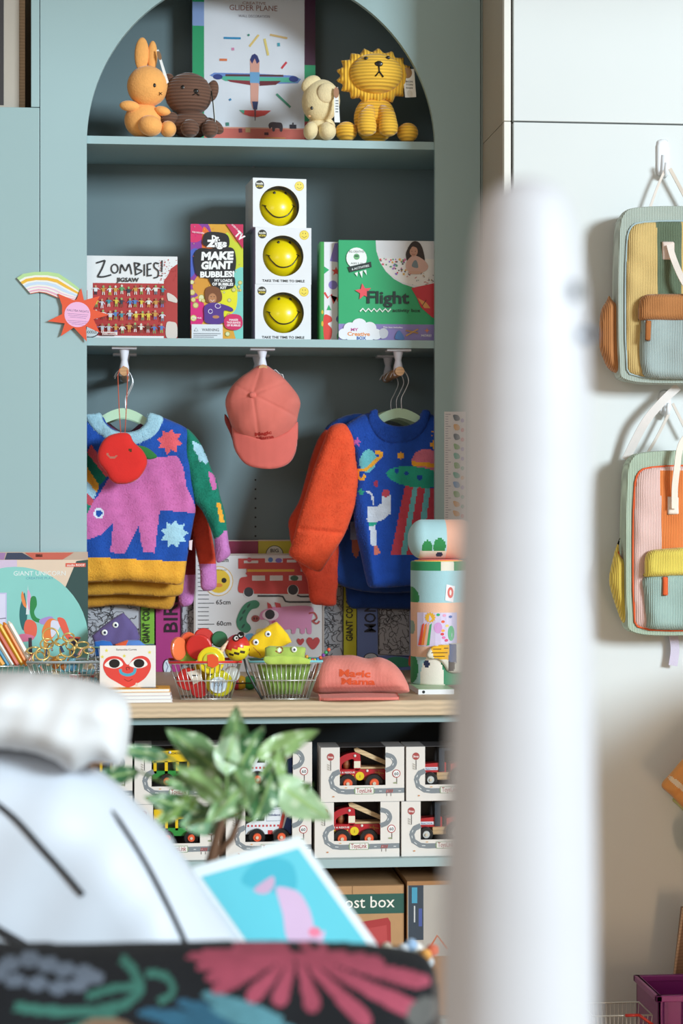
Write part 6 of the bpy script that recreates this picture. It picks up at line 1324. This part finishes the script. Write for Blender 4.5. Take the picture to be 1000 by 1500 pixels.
# tall white inflatable
def DF(px, dd):   # Y plane for a wanted distance along the view axis
    d = AX+RX*((px-500)/F); return dd*d.y
YF = DF(765, 1.15)
f = Fr(765, 750, YF); t = thing('inflatable_figure', 'tall blurred white inflatable column with a small dark eye', 'inflatable', (f.c.x, YF, ZB))
prof = [(262, 8), (266, 26), (274, 42), (288, 56), (305, 64), (330, 71), (370, 77), (430, 84), (500, 89), (580, 93), (660, 94), (760, 95), (860, 98), (960, 101), (1100, 106), (1300, 112), (1500, 115), (1900, 135), (2550, 200), (2790, 205)]
cxs = lambda y: np.interp(y, [262, 300, 430, 600, 1500, 2400], [772, 768, 771, 768, 756, 756])
mb = MB('c6c6cb'); n = 96; vs = []; fs = []; ys = list(np.interp(np.linspace(0, len(prof)-1, 150), range(len(prof)), [p[0] for p in prof])); rs_ = np.interp(ys, [p[0] for p in prof], [p[1] for p in prof])
zmin = ZB+.001
for y, r_ in zip(ys, rs_):
    p = f(cxs(y), y); 
    for j in range(n):
        a = 2*math.pi*j/n; k = 1+.012*math.cos(a*3+1)+.010*math.sin(y*.09)*max(0, math.cos(a+2.2))*(1 if y < 520 else .2)
        vs.append((p.x+r_*k*f.s*math.cos(a), YF+r_*k*f.s*.9*math.sin(a), max(zmin, p.z)))
for i in range(len(ys)-1):
    for j in range(n): fs.append((i*n+j, i*n+(j+1) % n, (i+1)*n+(j+1) % n, (i+1)*n+j))
fs += [tuple(range(n-1, -1, -1)), tuple(range((len(ys)-1)*n, len(ys)*n))]
mb.add(vs, fs); mb.build('body', VINYL, t, smooth=True)
for px, py, rx, ry in ((829, 432, 11, 13), (843, 494, 9, 9)):
    cx_ = cxs(py); r_ = float(np.interp(py, [p[0] for p in prof], [p[1] for p in prof])); u = (px-cx_)/r_
    MB('1f2a3a').ell(f(px, py, -r_*.9*f.s*math.sqrt(max(0, 1-u*u))-.0005), rx*f.s, .004, ry*f.s, rot=(0, 0, math.asin(min(1, u))*.9), seg=16, rings=10).build('eye' if py < 460 else 'mouth', PLAST, t, smooth=True)
MB('4a8ac0').tube([f(845, 494, -.9*.09*.3), f(852, 494, -.02), f(857, 494, -.012), f(861, 494, -.002)], .0016, seg=8).build('mouth_line', PLAST, t, smooth=True)
# white inflatable with black lines
YI2 = DF(150, 2.42)
f = Fr(150, 1300, YI2); ybt = 1300+(f.c.z-ZB)/f.s
t = thing('inflatable_figure', 'large white inflatable with puffed top and curved black lines at lower left', 'inflatable', f(150, ybt))
outl = [(-90, 1090), (0, 1085), (80, 1098), (140, 1125), (175, 1150), (205, 1180), (240, 1215), (275, 1265), (305, 1312), (340, 1360), (362, 1400), (380, 1480), (392, 1600), (400, 1750), (396, ybt-22), (380, ybt-9), (-260, ybt-9), (-280, ybt-24), (-280, 1500), (-220, 1250), (-160, 1130)]
ol = smooth(outl, 10); ol2 = []
for i, p in enumerate(ol): 
    k = 2.2*math.sin(i*2.1)*(1 if p.y < ybt-40 else 0); ol2.append((p.x+k, p.y+k*.6))
wi = lambda x, y: .002*np.sin(x*.05+y*.03)
mb = MB('eef1f6'); lk3 = relief(mb, f, ol2, 4, dome(.10, 120, wi), paint('cdd4de', []), dy=0, back=.9); mb.build('body', VINYL, t, smooth=True)
def onb_(x, y, lift=.001):
    d_, _, _ = pdist(np.array([float(x)]), np.array([float(y)]), ol2); u = min(1, d_[0]/120); return f(x, y, -(.10*math.sqrt(1-(1-u)**2))-float(wi(x, y))*min(1, d_[0]/6)-lift)
onb = lambda x, y: f(x, y, -lk3(x, y)-.0015)
for pts, w_ in (([(-30, 1135), (30, 1180), (80, 1235), (125, 1287)], 6.5), ([(165, 1176), (200, 1228), (235, 1290), (262, 1345), (282, 1392), (290, 1430)], 6), ([(-60, 1285), (-5, 1326), (35, 1352), (78, 1378), (120, 1400)], 10)):
    P_ = smooth(pts, 8, False); MB('1c1a1c').tube([onb(p.x, p.y) for p in P_], [w_*f.s*.62*min(1, .4+i*.2) for i in range(len(P_))], seg=10).build('black_line', MATTE, t, smooth=True)
f3 = Fr(80, 1050, YI2-.03)
out = smooth([(-120, 1060), (-90, 1000), (-30, 983), (40, 982), (110, 990), (160, 1004), (185, 1022), (192, 1048), (190, 1078), (186, 1104), (176, 1118), (158, 1116), (140, 1112), (120, 1122), (105, 1128), (80, 1110), (40, 1096), (-20, 1092), (-90, 1096)], 8)
mb = MB('f3f4f5'); relief(mb, f3, out, 3, dome(.075, 45, lambda x, y: .004*np.sin(x*.045+1)*np.cos(y*.05)+.001*np.sin(x*.13+y*.05)), paint('dcdddf', []), dy=-.02, back=.9); mb.build('puffed_top', VINYL, t, smooth=True)
MB('c8853c').prism([f3(112, 1122, .03), f3(135, 1104, .02), f3(158, 1112, .02), f3(150, 1124, .02), f3(120, 1132, .03)], (0, .02, 0)).build('orange_flap', PLAST, t)
# embroidered black cushion
YE = DF(300, 2.06)
f = Fr(300, 1430, YE); ybt = 1430+(f.c.z-ZB)/f.s
t = thing('embroidered_cushion', 'black cushion embroidered with a pink flower and green leaves along the bottom', 'cushion', f(300, ybt))
out = smooth([(-200, 1376), (-60, 1374), (100, 1380), (300, 1382), (440, 1384), (560, 1392), (615, 1402), (634, 1416), (642, 1450), (648, 1600), (650, 1800), (645, ybt-20), (620, ybt-2), (-180, ybt-2), (-210, ybt-30), (-215, 1600), (-212, 1420)], 6)
shp = []
cx, cy = 430, 1384
for k, (ex, ey, w_) in enumerate(((272, 1391, 9), (286, 1402, 11), (298, 1415, 13), (306, 1430, 15), (356, 1441, 20), (398, 1449, 23), (452, 1458, 24), (530, 1477, 24), (608, 1467, 24), (626, 1431, 19), (560, 1405, 12))):
    dx, dy_ = ex-cx, ey-cy; l = math.hypot(dx, dy_); ux, uy = dx/l, dy_/l; nx, ny = -uy, ux; p0 = (cx+dx*.12, cy+dy_*.12)
    at = lambda s_, o_: (p0[0]+(ex-p0[0])*s_+nx*o_, p0[1]+(ey-p0[1])*s_+ny*o_)
    h_ = w_/2
    shp.append(([(p.x, p.y) for p in smooth([at(0, -h_*.3), at(.5, -h_*.75), at(.88, -h_), at(1.0, 0), at(.88, h_), at(.5, h_*.75), at(0, h_*.3)], 4)], '9c4458'))
GR, TL, GY = '356a5e', '3f7f96', '5c6674'
shp.append((sline([(0, 1492), (60, 1485), (120, 1470), (170, 1448), (205, 1425), (195, 1402), (178, 1390)], 11), GR)); shp.append((sline([(30, 1440), (80, 1448), (140, 1450), (190, 1440)], 13), GR)); shp.append((sline([(130, 1432), (170, 1422), (205, 1420)], 10), GR)); shp.append((sline([(215, 1405), (245, 1412), (250, 1430), (232, 1440)], 9), GR)); shp.append((sline([(60, 1500), (130, 1492), (170, 1455)], 9), GR))
for x, y in ((20, 1392), (48, 1388), (75, 1394), (98, 1400), (125, 1404), (30, 1410), (62, 1414), (92, 1420), (5, 1402), (118, 1418), (140, 1410)): shp.append((soval(x, y, 15, 8), GY))
for x, y, a in ((255, 1460, .15), (290, 1470, .05), (265, 1492, .0), (310, 1455, .25)): shp.append((soval(x, y, 55, 9, a), '27566e'))
for x, y, a in ((360, 1468, .35), (400, 1480, .3), (440, 1492, .25), (350, 1450, .3)): shp.append((soval(x, y, 60, 10, a), '4f828e'))
shp.append((soval(160, 1488, 48, 30, .1), '7c6450')); shp.append((soval(0, 1502, 22, 22), 'c8b878'))
shp.append((soval(610, 1470, 26, 22), '5a5a58'))
mb = MB(); relief(mb, f, out, 3, dome(.085, 110, lambda x, y: .002*np.sin(x*.04)), paint('0b0e14', shp), dy=0, back=.9); mb.build('cover', EMB, t, smooth=True)
# cyan booklet
YC3 = DF(430, 2.55)
f = Fr(430, 1320, YC3); t = thing('picture_booklet', 'cyan booklet with white border and pale pink creature, leaning behind the cushion', 'book', f(430, 1320))
q4 = [(272, 1272), (440, 1226), (590, 1440), (640, 1760), (400, 1790)]
q4 = [(270, 1273), (440, 1227), (600, 1450), (432, 1500)]
zq = f.c.z-(1500-1320)*f.s
# stand: booklet corner continues down to the table
q4 = [(270, 1273), (440, 1227), (640, 1508), (470, 1554)]
MB('e4ecf0').prism([f(p[0], p[1], (1320-p[1])*.00015) for p in q4], (0, .004, 0)).build('cover', PAPER, t)
A = Art(f, 0, h0=.0006); A.hf = lambda x, y: (y-1320)*.00015
def uv(u, v): return (270+170*u+200*v, 1273-46*u+281*v)
A.poly([uv(.09, .05), uv(.93, .05), uv(.93, .95), uv(.09, .95)], '62c6d6')
A.blob([uv(.35, .12), uv(.6, .05), uv(.8, .10), uv(.7, .22), uv(.5, .2)], '48b4c8'); A.blob([uv(.1, .5), uv(.3, .4), uv(.5, .6), uv(.2, .8)], '54bccd')
A.blob([(372, 1302), (385, 1292), (400, 1284), (402, 1296), (392, 1308), (378, 1308)], 'c9a8c4'); A.blob([(405, 1300), (425, 1302), (440, 1310), (452, 1330), (458, 1350), (462, 1368), (475, 1362), (470, 1378), (450, 1388), (430, 1385), (418, 1368), (414, 1340), (408, 1318)], 'd3b4d2'); A.oval(460, 1364, 9, 7, 'e8809c')
A.build(t, 'printed_cover')
t2 = thing('book_rest', 'small grey stand propping the cyan booklet, hidden behind the cushion', 'stand', (f(550, 1500).x, YC3+.02, ZB)); p = f(560, 1545)
MB('b8b8b8').box(f(440, 0).x, f(660, 0).x, YC3-.035, YC3+.03, ZB, f(0, 1556).z).build('base', PLAST, t2, bevel=.002)
# pom-pom bundle beside the booklet
f = Fr(600, 1400, DF(600, 2.9)); t = thing('pom_pom_garland', 'bundle of small white, blue and orange pom-poms right of the booklet', 'garland', f(600, 1500))
for k, (x, y, cc) in enumerate(((566, 1388, 'e8dcc8'), (578, 1394, 'c8ccd0'), (590, 1390, 'd8e0e8'), (602, 1384, '9ab8d8'), (612, 1392, 'e8e4dc'), (622, 1398, 'e0a050'), (634, 1394, 'd86a4a'), (598, 1402, 'a8c8a0'), (584, 1406, 'e8c8b0'), (612, 1406, 'b8a0c8'), (626, 1410, 'dfe4e8'), (570, 1404, '3a3a40'), (600, 1418, 'e8e0d0'), (620, 1424, 'c8b8a0'), (580, 1422, 'c8d8e0'))):
    MB(cc).ell(f(x, y, random.uniform(-.01, .01)), .009, .009, .009, seg=14, rings=10).build('pom_pom', TERRY, t, smooth=True)
a = f(560, 1430); b = f(636, 1430); MB('d8d0c0').lathe(((a.x+b.x)/2, f.c.y, 0), [(.03, ZB), (.034, ZB+.002), (.036, a.z+.004), (.033, a.z+.004), (.031, ZB+.01)], 'z', 24).build('pot', PLAST, t, smooth=True)
# ---- plant
YL2 = DF(330, 2.7)
f = Fr(330, 1250, YL2); base = f(312, 1300); t = thing('potted_plant', 'blurred variegated green pothos plant before the toy boxes', 'plant', (base.x, YL2, ZB))
MB('b8794e').lathe((base.x, YL2, 0), [(.05, ZB), (.062, ZB+.002), (.075, ZB+.13), (.07, ZB+.13), (.06, ZB+.12), (.0, ZB+.12)], 'z', 32, cap=False).build('pot', MATTE, t, smooth=True)
MB('6a4a34').tube([(base.x, YL2, ZB+.11), f(308, 1262), f(318, 1225), f(330, 1190)], [.008, .007, .006, .005], seg=10).tube([f(308, 1262, .01), f(340, 1230, .01), f(355, 1190, .01)], [.006, .005, .003], seg=8).build('stem', MATTE, t, smooth=True)
def leaf(x0, y0, x1, y1, wd, dy0, dy1, tone, curl=.01):
    a = f(x0, y0, dy0); b = f(x1, y1, dy1); ax = b-a; L_ = ax.length; ax.normalize(); sd = ax.cross(Vector((0, -1, 0))); sd.normalize(); nm = sd.cross(ax).normalized()
    ro = random.uniform(-.5, .5); sd = (sd*math.cos(ro)+nm*math.sin(ro)).normalized(); nm = ax.cross(sd)
    mb = MB(); m_ = 18; k_ = 8; vs = []
    for i in range(m_+1):
        u = i/m_; w_ = wd*f.s*(math.sin(math.pi*min(1, u**.8))**.8)*.5*(1-.25*u)
        for j in range(-k_, k_+1):
            v = j/k_; vs.append(a+ax*(L_*u)+sd*(w_*v)+nm*(abs(v)*w_*.25+curl*math.sin(u*math.pi)+.002*math.sin(u*9+v*3)))
    fs = []; nn_ = 2*k_+1
    for i in range(m_):
        for j in range(2*k_):
            fs.append((i*nn_+j, i*nn_+j+1, (i+1)*nn_+j+1, (i+1)*nn_+j))
    mb.add(vs, fs, tone)
    for q in range(len(fs)):
        i, j = divmod(q, 2*k_); v = (j-k_+.5)/k_; s_ = math.sin(i*1.3+x0)+math.sin(j*.9+i*.35+y0)*.9
        if s_ > 1.0 and abs(v) > .12: mb.c[q] = lin('b9cca8')
        elif abs(v) < .1: mb.c[q] = lin('8fae6c')
    mb.build('leaf', LEAF, t, smooth=True)
    MB('7a9a5a').tube([a, a.lerp(f(330, 1200), .5)+Vector((0, .004, .004)), f(330, 1200)], .0018, seg=6).build('petiole', LEAF, t, smooth=True)
G1, G2_, G3 = '6a905c', '48764a', '88a868'
for a in ((340, 1185, 345, 1030, 62, .0, -.02, G1), (345, 1150, 385, 1060, 50, -.01, -.03, G2_), (320, 1135, 243, 1066, 55, .0, .0, G1), (375, 1110, 470, 1072, 40, 0, .01, G3), (330, 1180, 255, 1115, 48, -.02, -.03, G3), (360, 1180, 330, 1105, 52, -.03, -.04, G1), (395, 1180, 415, 1095, 45, .0, .0, G3), (400, 1140, 485, 1200, 62, -.01, -.02, '9ab88c'), (370, 1200, 400, 1120, 46, -.02, -.02, G2_), (335, 1195, 262, 1205, 50, .0, -.01, '7fa882'), (300, 1190, 210, 1165, 38, .0, .0, '4a7448'), (205, 1130, 128, 1140, 30, .01, .0, '3f7048'), (250, 1110, 165, 1094, 26, .01, .01, '5a8a64'), (290, 1165, 222, 1210, 30, .0, .0, '7a9a4c'), (330, 1130, 345, 1065, 46, -.04, -.05, 'a4c09a'), (360, 1140, 300, 1200, 44, -.03, -.03, '7a9f6a'), (380, 1170, 460, 1150, 38, .0, .0, '6f965a'), (300, 1150, 240, 1140, 30, .0, -.02, '6b9460')): leaf(*a)

# ---- unseen shelf added right of the frame as a light blocker (its side keeps the window light off the foot of the wall)
t = thing('light_blocker_shelf', 'unseen wooden shelf added right of the frame to shade the foot of the wall', 'shelf', (2.0, 4.0, 0))
for x_ in (1.62, 2.6): MB('c9a880').box(x_, x_+.02, 3.55, 4.35, 0, 1.0).build('side', WOOD, t)
for z_ in (.02, .35, .68, .98): MB('c9a880').box(1.64, 2.6, 3.55, 4.35, z_, z_+.02).build('board', WOOD, t)
MB('b8946a').box(1.64, 2.6, 4.33, 4.35, .04, .98).build('back', WOOD, t)
